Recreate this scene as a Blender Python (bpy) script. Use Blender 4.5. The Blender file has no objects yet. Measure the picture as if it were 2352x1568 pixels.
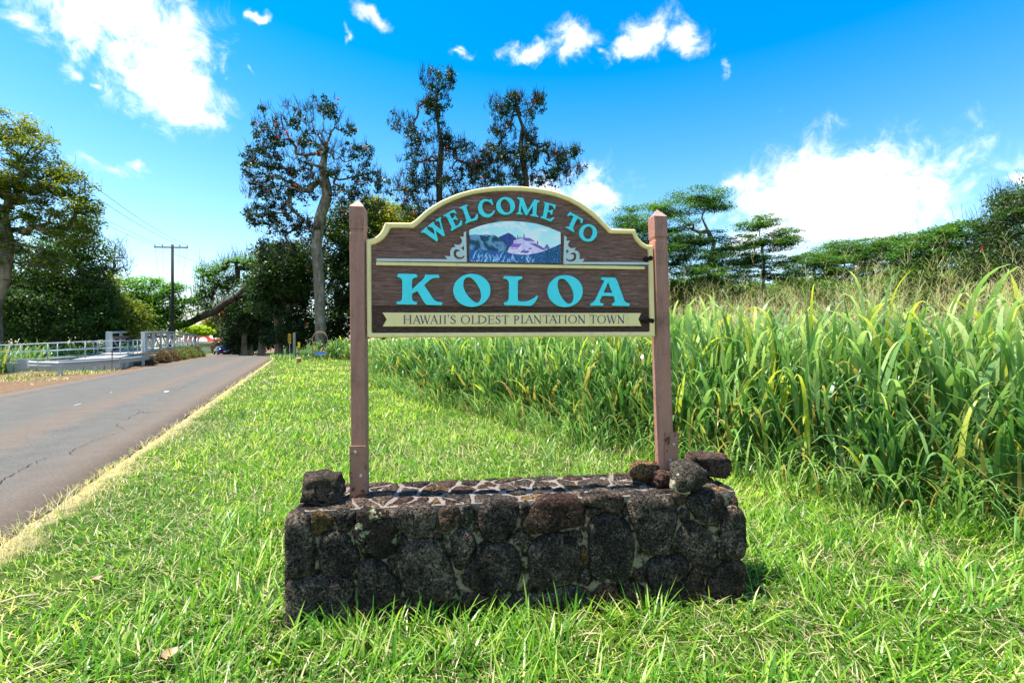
import bpy, math, random
import numpy as np
from mathutils import Vector, Matrix, noise, geometry

# ---------------------------------------------------------------- camera, world, sun
SC = bpy.context.scene
COL = SC.collection
PI = math.pi
EYE = 1.6
FPX = 1045.33          # focal length in units of a picture 2352 wide
cam_d = bpy.data.cameras.new('camera'); cam_d.lens = 16.0; cam_d.sensor_width = 36.0
cam_d.clip_start = 0.05; cam_d.clip_end = 3000
cam = bpy.data.objects.new('camera', cam_d); COL.objects.link(cam)
cam.location = (0, 0, EYE); cam.rotation_euler = (PI/2, 0, 0)
SC.camera = cam
SC.view_settings.view_transform = 'Standard'
SC.view_settings.look = 'None'
SC.view_settings.gamma = 1.0
SC.view_settings.use_curve_mapping = False
SC.view_settings.exposure = 1.32
SC.cycles.max_bounces = 8
SC.cycles.diffuse_bounces = 4
SC.cycles.transmission_bounces = 4
SC.cycles.use_adaptive_sampling = True
SC.cycles.adaptive_threshold = 0.02
SC.cycles.use_denoising = True
SC.cycles.caustics_reflective = False
SC.cycles.caustics_refractive = False

TO_SUN = Vector((-0.33, -0.012, 0.94)).normalized()
SUN_ELEV = math.asin(TO_SUN.z)
SUN_ROT = math.atan2(TO_SUN.x, TO_SUN.y)
sun_d = bpy.data.lights.new('sun', 'SUN'); sun_d.energy = 4.9; sun_d.angle = math.radians(0.5)
sun_d.color = (1.0, 0.95, 0.86)
sun = bpy.data.objects.new('sun', sun_d); COL.objects.link(sun)
sun.rotation_euler = TO_SUN.to_track_quat('Z', 'Y').to_euler()
sun.location = (0, 0, 40)

def dirpx(px, py):
    return Vector(((px-1176)/FPX, 1.0, (784-py)/FPX)).normalized()

def build_world():
    w = bpy.data.worlds.new('World'); SC.world = w; w.use_nodes = True
    nt = w.node_tree; nt.nodes.clear(); N = nt.nodes.new; L = nt.links.new
    out = N('ShaderNodeOutputWorld'); bg = N('ShaderNodeBackground'); bg.inputs[1].default_value = 0.118
    sky = N('ShaderNodeTexSky'); sky.sky_type = 'NISHITA'; sky.sun_disc = False
    sky.sun_elevation = SUN_ELEV; sky.sun_rotation = SUN_ROT; sky.altitude = 50
    sky.air_density = 1.15; sky.dust_density = 0.6; sky.ozone_density = 2.2
    hs = N('ShaderNodeHueSaturation'); hs.inputs['Saturation'].default_value = 1.42; hs.inputs['Hue'].default_value = 0.494
    L(sky.outputs[0], hs.inputs['Color'])
    tc = N('ShaderNodeTexCoord')
    sz = N('ShaderNodeSeparateXYZ'); L(tc.outputs['Generated'], sz.inputs[0])
    def zmap(a, b, lo, hi):
        r = N('ShaderNodeMapRange'); L(sz.outputs[2], r.inputs[0]); r.inputs[1].default_value = a; r.inputs[2].default_value = b; r.inputs[3].default_value = lo; r.inputs[4].default_value = hi; return r.outputs[0]
    L(zmap(.0, .7, 1.12, 1.72), hs.inputs['Saturation']); L(zmap(.1, .6, 1.0, .92), hs.inputs['Value'])   # clean marine air: deeper blue with height
    # clouds stand at fixed directions of the sky: (px, py, rx, ry, tilt)
    blobs = [(330,70,120,105,0),(370,150,85,90,.3),(170,60,90,48,.2),(415,225,60,62,.6),(240,25,120,60,0),(470,240,40,14,.6),
             (150,165,30,20,.5,.5),(215,187,14,12,0,.45),
             (583,38,24,9,-.5),(845,38,34,15,.5),(795,88,10,36,-.1,.45),(568,165,24,8,.3,.6),(507,182,9,16,.4,.6),
             (1215,121,44,17,0),(1315,104,46,34,0),(1380,118,26,10,0,.4),(1440,98,34,14,-.1),(1500,60,45,36,0),(1570,75,50,28,.5),(1590,100,30,12,0),(1665,152,13,28,0,.4),
             (1055,125,28,10,0,.6),(255,388,70,24,.1,.5),(320,385,34,10,.2,.6),
             (1820,400,75,46,0),(1900,445,170,85,0),(1850,420,120,70,0),(1960,410,120,55,0),(2060,425,70,42,0),(2130,428,40,22,.3),(1705,416,60,17,-.05),(2010,490,150,60,0),(1880,520,190,60,0),(1800,470,120,60,0),(1990,440,170,80,0),(2090,470,110,50,0),(2175,428,24,10,.6,.4),
             (1345,440,60,44,0),(1380,450,50,30,.3),(1290,470,80,40,0),(1250,455,50,40,0),(2342,412,32,16,0)]
    far = [((-.75,-.5,.45),.40,.16),((.5,-.8,.35),.44,.2),((-.1,-.6,.8),.3,.2),((.9,-.1,.5),.22,.1),((-.95,.05,.3),.2,.06),((.2,-.98,.2),.5,.14),((-.3,-.9,.4),.4,.2)]  # out-of-view clouds, added to throw fill light on the sign front
    cur = None
    def wnoise(scale, det, amp, vec):
        n = N('ShaderNodeTexNoise'); n.inputs['Scale'].default_value = scale; n.inputs['Detail'].default_value = det; L(tc.outputs['Generated'], n.inputs['Vector'])
        a = N('ShaderNodeVectorMath'); a.operation = 'SUBTRACT'; L(n.outputs['Color'], a.inputs[0]); a.inputs[1].default_value = (.5,.5,.5)
        b = N('ShaderNodeVectorMath'); b.operation = 'MULTIPLY_ADD'; L(a.outputs[0], b.inputs[0]); b.inputs[1].default_value = (amp,)*3; L(vec, b.inputs[2]); return b.outputs[0]
    warp = wnoise(7, 3, .045, tc.outputs['Generated']); warp = wnoise(24, 9, .055, warp)
    def node_for(c, r, u, ra, rb, weak=0):
        nonlocal cur
        m = Matrix((r, c, u)).transposed()
        mp = N('ShaderNodeMapping'); mp.vector_type = 'TEXTURE'
        L(warp, mp.inputs['Vector'])
        mp.inputs['Location'].default_value = c
        mp.inputs['Rotation'].default_value = m.to_euler('XYZ')
        mp.inputs['Scale'].default_value = (ra, 0.35, rb)
        ln = N('ShaderNodeVectorMath'); ln.operation = 'LENGTH'; L(mp.outputs[0], ln.inputs[0])
        lv = ln.outputs['Value']
        if weak:
            aw = N('ShaderNodeMath'); aw.operation = 'ADD'; L(lv, aw.inputs[0]); aw.inputs[1].default_value = weak; lv = aw.outputs[0]
        if cur is None: cur = lv
        else:
            mi = N('ShaderNodeMath'); mi.operation = 'SMOOTH_MIN'; L(cur, mi.inputs[0]); L(lv, mi.inputs[1]); mi.inputs[2].default_value = 0.25
            cur = mi.outputs[0]
    for px, py, rx, ry, tl, *wk in blobs:
        c = dirpx(px, py)
        ra = (dirpx(px+rx, py)-dirpx(px-rx, py)).length/2; rb = (dirpx(px, py+ry)-dirpx(px, py-ry)).length/2
        r0 = Vector((c.y, -c.x, 0)).normalized(); u0 = r0.cross(c).normalized()
        r = r0*math.cos(tl) - u0*math.sin(tl); u = u0*math.cos(tl) + r0*math.sin(tl)
        node_for(c, r, u, ra*1.38, rb*1.38, wk[0] if wk else 0)
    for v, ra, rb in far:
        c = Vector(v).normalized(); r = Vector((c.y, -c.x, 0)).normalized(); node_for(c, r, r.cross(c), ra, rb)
    n1 = N('ShaderNodeTexNoise'); n1.inputs['Scale'].default_value = 19; n1.inputs['Detail'].default_value = 10; n1.inputs['Roughness'].default_value = .66; n1.inputs['Distortion'].default_value = .5
    L(tc.outputs['Generated'], n1.inputs['Vector'])
    sc_ = N('ShaderNodeMath'); sc_.operation = 'MULTIPLY_ADD'; L(n1.outputs[0], sc_.inputs[0]); sc_.inputs[1].default_value = 3.0; sc_.inputs[2].default_value = -1.5
    ad = N('ShaderNodeMath'); ad.operation = 'SUBTRACT'; L(sc_.outputs[0], ad.inputs[0]); L(cur, ad.inputs[1])
    mr = N('ShaderNodeMapRange'); mr.interpolation_type = 'SMOOTHSTEP'; L(ad.outputs[0], mr.inputs[0])
    mr.inputs[1].default_value = -1.38; mr.inputs[2].default_value = 0.02
    pw = N('ShaderNodeMath'); pw.operation = 'POWER'; L(mr.outputs[0], pw.inputs[0]); pw.inputs[1].default_value = 1.5
    cl = N('ShaderNodeMix'); cl.data_type = 'RGBA'; L(pw.outputs[0], cl.inputs[0])
    L(hs.outputs[0], cl.inputs[6]); n3 = N('ShaderNodeTexNoise'); n3.inputs['Scale'].default_value = 5; n3.inputs['Detail'].default_value = 5; L(tc.outputs['Generated'], n3.inputs['Vector'])
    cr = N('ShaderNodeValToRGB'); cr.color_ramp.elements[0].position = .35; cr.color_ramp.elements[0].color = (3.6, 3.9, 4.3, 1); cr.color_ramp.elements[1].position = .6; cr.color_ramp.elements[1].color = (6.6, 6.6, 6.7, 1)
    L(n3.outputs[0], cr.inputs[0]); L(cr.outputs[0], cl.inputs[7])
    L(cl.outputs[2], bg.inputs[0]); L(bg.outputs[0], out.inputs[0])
    w.cycles.sampling_method = 'MANUAL'; w.cycles.sample_map_resolution = 512
build_world()

# ---------------------------------------------------------------- helpers
random.seed(11)
RNG = np.random.default_rng(11)

def P(px, py, d):
    """world point seen at (px, py) of the 2352-wide picture, d metres ahead"""
    return Vector(((px-1176)/FPX*d, d, EYE+(784-py)/FPX*d))
def q4(X, Y, x0, y0, sc):       # coordinates of an enlarged crop -> 4096-wide picture
    return (x0+X/sc, y0+Y/sc)

# road frame: u along the road, n across it (to the left); p = distance across, s = distance along
UX, UY = -0.435, 0.900
NX, NY = -0.900, -0.435
def ps(x, y): return (x*NX+y*NY, x*UX+y*UY)
def xy(p, s): return (p*NX+s*UX, p*NY+s*UY)
def sstep(a, b, x):
    t = np.clip((np.asarray(x, float)-a)/(b-a), 0, 1); return t*t*(3-2*t)
def hgt(x, y):
    """ground height"""
    x = np.asarray(x, float); y = np.asarray(y, float)
    p = x*NX+y*NY; s = x*UX+y*UY
    h = -0.62*sstep(48, 88, s) - 1.0*sstep(88, 150, s)*sstep(30, -5, p)
    h = h - 1.8*sstep(13.2, 17, p)*sstep(20, 34, s)                     # the stream bed below the footbridge
    h = h + .03*np.sin(x*1.3+.4)*np.cos(y*.9)*sstep(1.9, .8, p)
    return h
def H(x, y): return float(hgt(x, y))
def G(px, py):
    d = EYE*FPX/(py-784); return ((px-1176)/FPX*d, d)

def tag(o, label=None, cat=None, group=None, kind=None):
    if label: o['label'] = label
    if cat: o['category'] = cat
    if group: o['group'] = group
    if kind: o['kind'] = kind
    return o
def empty(name, loc, rz=0, **k):
    o = bpy.data.objects.new(name, None); COL.objects.link(o); o.location = loc; o.rotation_euler = (0, 0, rz)
    o.empty_display_size = .1
    return tag(o, **k)
def mesh(name, v, f, m=None, parent=None, smooth=False, attrs=None, bevel=None, data=None):
    if data is None:
        me = bpy.data.meshes.new(name)
        if isinstance(f, np.ndarray):
            v = np.asarray(v, np.float32).reshape(-1, 3); f = np.asarray(f, np.int32); k = f.shape[1]
            me.vertices.add(len(v)); me.vertices.foreach_set('co', v.ravel())
            me.loops.add(f.size); me.loops.foreach_set('vertex_index', f.ravel())
            me.polygons.add(len(f)); me.polygons.foreach_set('loop_start', np.arange(0, f.size, k, dtype=np.int32))
            me.update(calc_edges=True)
        else:
            me.from_pydata([tuple(a) for a in v], [], f); me.update()
        if attrs:
            for an, (dom, val) in attrs.items():
                val = np.asarray(val, np.float32)
                if val.ndim == 2:
                    a = me.attributes.new(an, 'FLOAT_COLOR', dom); a.data.foreach_set('color', val.ravel())
                else:
                    a = me.attributes.new(an, 'FLOAT', dom); a.data.foreach_set('value', val)
        if smooth: me.polygons.foreach_set('use_smooth', np.ones(len(me.polygons), bool))
        if m: me.materials.append(m)
    else: me = data
    o = bpy.data.objects.new(name, me); COL.objects.link(o)
    if parent: o.parent = parent
    if bevel:
        b = o.modifiers.new('bevel', 'BEVEL'); b.width = bevel; b.segments = 2; b.limit_method = 'ANGLE'; b.angle_limit = math.radians(40)
    return o

class MB:
    """collects simple solids into one mesh"""
    def __init__(s): s.v = []; s.f = []
    def add(s, vs, fs):
        n = len(s.v); s.v += [tuple(a) for a in vs]; s.f += [tuple(i+n for i in q) for q in fs]; return s
    def box(s, c, d, rz=0, rx=0, ry=0):
        M = Matrix.Translation(c) @ Matrix.Rotation(rz, 4, 'Z') @ Matrix.Rotation(rx, 4, 'X') @ Matrix.Rotation(ry, 4, 'Y')
        vs = [M @ Vector((x*d[0]/2, y*d[1]/2, z*d[2]/2)) for z in (-1, 1) for y in (-1, 1) for x in (-1, 1)]
        return s.add(vs, [(0,2,3,1),(4,5,7,6),(0,1,5,4),(2,6,7,3),(0,4,6,2),(1,3,7,5)])
    def bar(s, a, b, w, h=None):
        """rectangular bar from a to b"""
        a = Vector(a); b = Vector(b); h = h or w; d = (b-a); L_ = d.length; d.normalize()
        up = Vector((0,0,1)) if abs(d.z) < .95 else Vector((0,1,0))
        r = d.cross(up).normalized(); u = r.cross(d)
        vs = [p + r*x*w/2 + u*z*h/2 for p in (a, b) for z in (-1, 1) for x in (-1, 1)]
        return s.add(vs, [(0,1,3,2),(4,6,7,5),(0,4,5,1),(2,3,7,6),(0,2,6,4),(1,5,7,3)])
    def tube(s, pts, r, n=8, cap=True):
        pts = [Vector(p) for p in pts]; rr = r if isinstance(r, (list, tuple)) else [r]*len(pts)
        rings = []; prev = None
        for i, p in enumerate(pts):
            d = (pts[min(i+1, len(pts)-1)]-pts[max(i-1, 0)]).normalized()
            if prev is None:
                up = Vector((0,0,1)) if abs(d.z) < .9 else Vector((1,0,0)); x = d.cross(up).normalized()
            else: x = (prev - d*prev.dot(d)).normalized()
            prev = x; y = d.cross(x)
            rings.append([p + (x*math.cos(2*PI*k/n)+y*math.sin(2*PI*k/n))*rr[i] for k in range(n)])
        vs = [v for rg in rings for v in rg]; fs = []
        for i in range(len(pts)-1):
            for k in range(n):
                a = i*n+k; b = i*n+(k+1) % n; fs.append((a, b, b+n, a+n))
        if cap: fs.append(tuple(range(n-1, -1, -1))); fs.append(tuple(range((len(pts)-1)*n, len(pts)*n)))
        return s.add(vs, fs)
    def lathe(s, prof, c, n=16):
        vs = []; fs = []
        for r, z in prof:
            for k in range(n): vs.append((c[0]+r*math.cos(2*PI*k/n), c[1]+r*math.sin(2*PI*k/n), c[2]+z))
        for i in range(len(prof)-1):
            for k in range(n): a = i*n+k; b = i*n+(k+1) % n; fs.append((a, b, b+n, a+n))
        fs.append(tuple(range(n-1, -1, -1))); fs.append(tuple(range((len(prof)-1)*n, len(prof)*n)))
        return s.add(vs, fs)
    def build(s, name, m, parent=None, **k): return mesh(name, s.v, s.f, m, parent, **k)

# ---------------------------------------------------------------- materials
class Mat:
    def __init__(s, name, rough=.7, spec=.3):
        s.m = bpy.data.materials.new(name); s.m.use_nodes = True; s.nt = s.m.node_tree
        s.b = s.nt.nodes['Principled BSDF']; s.b.inputs['Roughness'].default_value = rough
        s.b.inputs['Specular IOR Level'].default_value = spec
        s._co = None
    def n(s, t, **k):
        x = s.nt.nodes.new(t)
        for a, b in k.items():
            if hasattr(x, a): setattr(x, a, b)
            else: x.inputs[a.replace('_', ' ')].default_value = b
        return x
    def l(s, a, b): s.nt.links.new(a, b)
    def co(s, kind='Object'):
        if s._co is None: s._co = s.n('ShaderNodeTexCoord')
        return s._co.outputs[kind]
    def pos(s): return s.n('ShaderNodeNewGeometry').outputs['Position']
    def noise(s, scale, detail=4, rough=.55, vec=None, stretch=None, dist=0):
        v = vec or s.co()
        if stretch:
            mp = s.n('ShaderNodeMapping'); mp.inputs['Scale'].default_value = stretch; s.l(v, mp.inputs['Vector']); v = mp.outputs[0]
        x = s.n('ShaderNodeTexNoise'); x.inputs['Scale'].default_value = scale; x.inputs['Detail'].default_value = detail
        x.inputs['Roughness'].default_value = rough; x.inputs['Distortion'].default_value = dist; s.l(v, x.inputs['Vector']); return x.outputs[0]
    def voro(s, scale, vec=None, feature='F1'):
        x = s.n('ShaderNodeTexVoronoi'); x.feature = feature; x.inputs['Scale'].default_value = scale; s.l(vec or s.co(), x.inputs['Vector']); return x.outputs['Distance']
    def ramp(s, fac, stops):
        r = s.n('ShaderNodeValToRGB'); e = r.color_ramp.elements
        while len(e) < len(stops): e.new(.5)
        for i, (p, c) in enumerate(stops): e[i].position = p; e[i].color = (c if len(c) == 4 else (*c, 1)) if not isinstance(c, (int, float)) else (c, c, c, 1)
        s.l(fac, r.inputs[0]); return r.outputs[0]
    def step(s, fac, a, b):
        r = s.n('ShaderNodeMapRange'); r.interpolation_type = 'SMOOTHSTEP'; s.l(fac, r.inputs[0]); r.inputs[1].default_value = a; r.inputs[2].default_value = b; return r.outputs[0]
    def mix(s, f, a, b, mode='MIX'):
        x = s.n('ShaderNodeMix'); x.data_type = 'RGBA'; x.blend_type = mode
        for i, v in ((0, f), (6, a), (7, b)):
            if isinstance(v, (int, float)): x.inputs[i].default_value = v if i == 0 else (v, v, v, 1)
            elif isinstance(v, (tuple, list)): x.inputs[i].default_value = (*v[:3], 1)
            else: s.l(v, x.inputs[i])
        return x.outputs[2]
    def math(s, op, a, b=0, c=0):
        x = s.n('ShaderNodeMath'); x.operation = op
        for i, v in enumerate((a, b, c)):
            if isinstance(v, (int, float)): x.inputs[i].default_value = v
            else: s.l(v, x.inputs[i])
        return x.outputs[0]
    def attr(s, nm):
        x = s.n('ShaderNodeAttribute'); x.attribute_name = nm; return x
    def col(s, c):
        if isinstance(c, (tuple, list)): s.b.inputs['Base Color'].default_value = (*c[:3], 1)
        else: s.l(c, s.b.inputs['Base Color'])
        return s
    def rough(s, r): s.l(r, s.b.inputs['Roughness']); return s
    def bump(s, h, dist=.01, strength=1.0):
        x = s.n('ShaderNodeBump'); x.inputs['Distance'].default_value = dist; x.inputs['Strength'].default_value = strength
        s.l(h, x.inputs['Height']); s.l(x.outputs[0], s.b.inputs['Normal']); return s
    def rand(s):
        return s.n('ShaderNodeObjectInfo').outputs['Random']

def paint_mat(name, c, rough=.55, grime=.15, bumpd=.0015, c2=None, gs=3.0, streak=0, grain=None):
    M = Mat(name, rough)
    n = M.noise(gs, 6, .65); n2 = M.noise(gs*14, 4)
    c2 = c2 or tuple(x*.6 for x in c)
    col = M.mix(M.math('MULTIPLY', M.step(n, .45, .75), grime*2), c, c2)
    if streak:      # rain streaks, grime and flaked spots
        st = M.noise(16, 5, .6, None, (1, 1, .12)); col = M.mix(M.math('MULTIPLY', M.step(st, .5, .72), streak), col, tuple(x*.45 for x in c))
        fl = M.step(M.noise(42, 5, .7), .66, .70); col = M.mix(M.math('MULTIPLY', fl, .8), col, (.10, .06, .045))
    h = n2
    if grain: h = M.math('ADD', M.math('MULTIPLY', n2, .4), M.noise(20, 7, .7, None, grain, dist=.4)); col = M.mix(M.math('MULTIPLY', M.step(h, .62, .78), .35), col, tuple(min(1, x*1.5) for x in c))
    M.col(col); M.bump(h, bumpd, .8); return M.m

def leaf_mat(name, stops, trans=.35, rough=.5, tcol=1.6, dry=(.34, .25, .10)):
    """per-leaf colour from the face attribute 'v' (0..1) and 'dry'"""
    M = Mat(name, rough, .35)
    c = M.ramp(M.attr('v').outputs['Fac'], stops)
    c = M.mix(M.attr('dry').outputs['Fac'], c, dry)
    M.col(c)
    t = M.n('ShaderNodeBsdfTranslucent')
    g = M.mix(1.0, c, (tcol, tcol*1.05, tcol*.55), 'MULTIPLY'); M.l(g, t.inputs[0])
    ms = M.n('ShaderNodeMixShader'); ms.inputs[0].default_value = trans
    out = M.nt.nodes['Material Output']
    M.l(M.b.outputs[0], ms.inputs[1]); M.l(t.outputs[0], ms.inputs[2]); M.l(ms.outputs[0], out.inputs[0])
    return M.m
# ---------------------------------------------------------------- ground and road
def pshift(s):
    s = np.asarray(s, float); t = np.clip(s-50, 0, None); return 5.7*(t/38)**2
def edge_a(s): return 2.15-.0115*np.clip(np.asarray(s, float), -10, 60)
def road_edges(s): return edge_a(s)+pshift(s), 8.02+pshift(s)*.97

def pnode(M, kx, ky):
    d = M.n('ShaderNodeVectorMath', operation='DOT_PRODUCT'); M.l(M.pos(), d.inputs[0]); d.inputs[1].default_value = (kx, ky, 0); return d.outputs['Value']

def build_ground():
    xs = np.unique(np.concatenate([-np.geomspace(22, 900, 26), np.linspace(-22, 12, 137), np.linspace(-60, -22, 60), np.geomspace(12, 900, 30)]))
    ys = np.unique(np.concatenate([-np.geomspace(6, 700, 18), np.linspace(-6, 20, 105), np.linspace(20, 110, 110), np.geomspace(110, 1400, 26)]))
    X, Y = np.meshgrid(xs, ys); Z = hgt(X, Y)
    p = X*NX+Y*NY; s = X*UX+Y*UY; a, b = road_edges(s)
    inside = sstep(a-.05, a+.25, p)*sstep(b+.05, b-.25, p); Z = Z-.07*inside*(s < 160)
    Z = Z + sstep(150, 400, np.hypot(X, Y))*(0)
    v = np.stack([X, Y, Z], -1).reshape(-1, 3); nx = len(xs); ny = len(ys)
    i = np.arange(nx*ny).reshape(ny, nx); f = np.stack([i[:-1,:-1], i[:-1,1:], i[1:,1:], i[1:,:-1]], -1).reshape(-1, 4)
    M = Mat('soil_and_turf', .95, .1)
    pp = pnode(M, NX, NY); g = M.pos()
    n1 = M.noise(.45, 5, .6, g); n2 = M.noise(9, 6, .7, g); n3 = M.noise(60, 4, .7, g)
    turf = M.ramp(n2, [(.3, (.018,.04,.006)), (.5, (.045,.09,.010)), (.66, (.10,.11,.03)), (.78, (.20,.16,.08))])
    dirt = M.ramp(n2, [(.25, (.06,.035,.022)), (.5, (.16,.095,.055)), (.7, (.34,.24,.15))])
    straw = M.ramp(n3, [(.3, (.22,.17,.08)), (.7, (.50,.40,.22))])
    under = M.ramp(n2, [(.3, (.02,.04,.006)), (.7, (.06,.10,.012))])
    pj = M.math('ADD', pp, M.math('MULTIPLY', M.math('SUBTRACT', n1, .5), 1.6))
    c = M.mix(M.step(M.math('ADD', M.math('ADD', pp, M.math('MULTIPLY', pnode(M, UX, UY), .0115)), M.math('MULTIPLY', M.math('SUBTRACT', M.noise(2.6, 4, .6, g), .5), .6)), 1.86, 2.12), turf, straw)
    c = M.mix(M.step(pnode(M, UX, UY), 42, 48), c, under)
    c = M.mix(M.step(pp, 4, 5), c, dirt)
    c = M.mix(M.math('MULTIPLY', M.step(pj, 9.6, 10.4), M.step(n1, .5, .62)), c, turf)
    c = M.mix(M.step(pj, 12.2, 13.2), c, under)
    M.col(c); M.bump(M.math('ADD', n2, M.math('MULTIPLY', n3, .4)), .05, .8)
    tag(mesh('ground', v, f, M.m, smooth=True), kind='structure', label='grassy verge and bare red dirt beside the road')

    # the road
    S = np.concatenate([np.linspace(-30, 50, 161), np.linspace(50.5, 150, 140)]); W = np.linspace(0, 1, 13); rng = np.random.default_rng(3)
    a, b = road_edges(S); jit = np.array([noise.noise(Vector((s*1.3, 5, 0)))*.05+noise.noise(Vector((s*5, 9, 0)))*.03 for s in S])
    jit2 = np.array([noise.noise(Vector((s*.9, 25, 0)))*.12+noise.noise(Vector((s*4, 29, 0)))*.06 for s in S])
    v = []
    for si, s in enumerate(S):
        for w in W:
            p = (a[si]+jit[si])*(1-w)+(b[si]+jit2[si])*w
            x, y = xy(p, s); z = H(x, y)+.012+.04*math.sin(w*PI)
            v.append((x, y, z))
    n = len(W); i = np.arange(len(S)*n).reshape(len(S), n); f = np.stack([i[:-1,:-1], i[:-1,1:], i[1:,1:], i[1:,:-1]], -1).reshape(-1, 4)
    # skirts down into the soil
    v = np.array(v); k = len(v); e0 = v[i[:,0]].copy(); e1 = v[i[:,-1]].copy(); e0[:,2] -= .12; e1[:,2] -= .12
    v = np.vstack([v, e0, e1]); m = len(S); j0 = np.arange(m)+k; j1 = j0+m
    f = np.vstack([f, np.stack([i[:-1,0], i[1:,0], j0[1:], j0[:-1]], -1), np.stack([i[:-1,-1], j1[:-1], j1[1:], i[1:,-1]], -1)])
    M = Mat('asphalt', .88, .25)
    pp = pnode(M, NX, NY); ss = pnode(M, UX, UY)
    cv = M.n('ShaderNodeCombineXYZ'); M.l(M.math('MULTIPLY', pp, 1.0), cv.inputs[0]); M.l(M.math('MULTIPLY', ss, .07), cv.inputs[1])
    band = M.noise(1.3, 5, .6, cv.outputs[0]); g = M.pos(); n2 = M.noise(2.2, 6, .65, g); n3 = M.noise(220, 3, .7, g); n4 = M.noise(.3, 3, .5, g)
    base = M.ramp(n2, [(.3, (.050,.049,.043)), (.7, (.098,.094,.082))])
    agg = M.ramp(n3, [(.35, (.03,.028,.026)), (.5, (.1,.092,.08)), (.68, (.30,.28,.25))])
    c = M.mix(.38, base, agg)
    soil = M.math('MULTIPLY', M.step(M.math('ADD', band, M.math('MULTIPLY', n2, .25)), .66, .86), .6)
    edge = M.math('ADD', M.step(pp, 2.6, 1.9), M.step(pp, 7.2, 8.1))
    jn = M.math('MULTIPLY', M.math('SUBTRACT', M.math('ADD', band, M.math('MULTIPLY', n2, .6)), .8), 1.6); pw_ = M.math('ADD', pp, jn)
    b1 = M.step(pw_, 3.3, 2.1); b2 = M.step(M.math('ABSOLUTE', M.math('SUBTRACT', pw_, 4.15)), .75, .1); b3 = M.step(pw_, 6.9, 8.2)
    soil = M.math('ADD', M.math('MULTIPLY', soil, .5), M.math('ADD', M.math('MULTIPLY', b1, .62), M.math('ADD', M.math('MULTIPLY', b2, .42), M.math('MULTIPLY', b3, .6))))
    soil = M.math('MULTIPLY', M.math('MINIMUM', soil, .85), M.math('ADD', .45, M.math('MULTIPLY', n2, 1.1)))
    n5 = M.noise(38, 4, .7, g); c = M.mix(M.math('MULTIPLY', soil, .85), c, (.165, .105, .065)); c = M.mix(M.math('MULTIPLY', M.step(n5, .5, .72), .35), c, (.24,.21,.18)); c = M.mix(M.math('MULTIPLY', M.step(n5, .48, .3), .35), c, (.035,.032,.03))
    M.col(c); M.bump(n3, .006, .8)
    road = tag(mesh('road', v, f, M.m, smooth=True), kind='structure', label='old two lane asphalt road with red soil stains')
    # open cracks: thin dark strips laid on the surface
    cm = Mat('crack_dark', 1).col((.018, .014, .012)).m
    def crack(pts, w, seed):
        r = random.Random(seed); vs = []; fs = []; path = []
        for (x0, y0), (x1, y1) in zip(pts[:-1], pts[1:]):
            L_ = math.hypot(x1-x0, y1-y0); k = max(2, int(L_/.07))
            for t in range(k): path.append((x0+(x1-x0)*t/k+r.gauss(0, .022), y0+(y1-y0)*t/k+r.gauss(0, .022)))
        for q, (x, y) in enumerate(path):
            ww = w*(.25+.9*abs(noise.noise(Vector((q*.31, seed, 0)))*1.6))
            p_, s_ = ps(x, y); z = H(x, y)+.018+.04*math.sin((p_-1.93)/6.1*PI)
            vs += [(x-NX*ww, y-NY*ww, z), (x+NX*ww, y+NY*ww, z)]
            if q: fs.append((2*q-2, 2*q, 2*q+1, 2*q-1))
        mesh('crack', vs, fs, cm, road)
    for i_, cr in enumerate([[(0,1118),(20,1100),(60,1078),(110,1056),(160,1046)],[(163,1050),(168,1038),(200,1022),(250,1004),(282,994)],[(268,975),(278,985),(290,992)],[(282,970),(300,961),(330,948)],
               [(395,905),(420,893),(460,872)],[(380,890),(430,870)],[(300,940),(335,952),(350,947)],[(0,1090),(-60,1120)],[(480,862),(530,843)]]):
        crack([G(*c) for c in cr], .0065, i_)
    # pale scuffs and flakes of old paint
    fm = Mat('old_paint', .8).col((.55, .54, .52)).m; r = random.Random(5)
    for px, py, L_, W_ in [(383,902,.42,.13),(255,905,.3,.03),(178,934,.6,.03)]:
        x, y = G(px, py); vs = []
        for k in range(9):
            t = 2*PI*k/9; a_ = L_*.5*math.cos(t)*r.uniform(.6,1.1); b_ = W_*.5*math.sin(t)*r.uniform(.5,1.2)
            X_ = x+UX*a_+NX*b_; Y_ = y+UY*a_+NY*b_; p_, s_ = ps(X_, Y_); vs.append((X_, Y_, H(X_, Y_)+.019+.04*math.sin((p_-1.93)/6.1*PI)))
        mesh('paint_flake', vs, [tuple(range(9))], fm, road)
build_ground()
# ---------------------------------------------------------------- the welcome sign
F4 = 1820.44
SA = math.atan2(.21, 1.905)                       # the sign is turned a little away to the right
SO = Vector((-.94, 2.79, .65))
S_ax = Vector((math.cos(SA), math.sin(SA), 0)); S_n = Vector((math.sin(SA), -math.cos(SA), 0))
def on_sign(X, Y, dep):
    """4096-wide picture point -> sign's own (along, up) on the plane `dep` behind the post fronts"""
    r = Vector(((X-2048)/F4, 1, (1365.5-Y)/F4)); o = Vector((0, 0, EYE)); q = SO-S_n*dep
    t = (q-o).dot(S_n)/r.dot(S_n); w = o+r*t-SO
    return (w.dot(S_ax), w.z)

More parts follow.
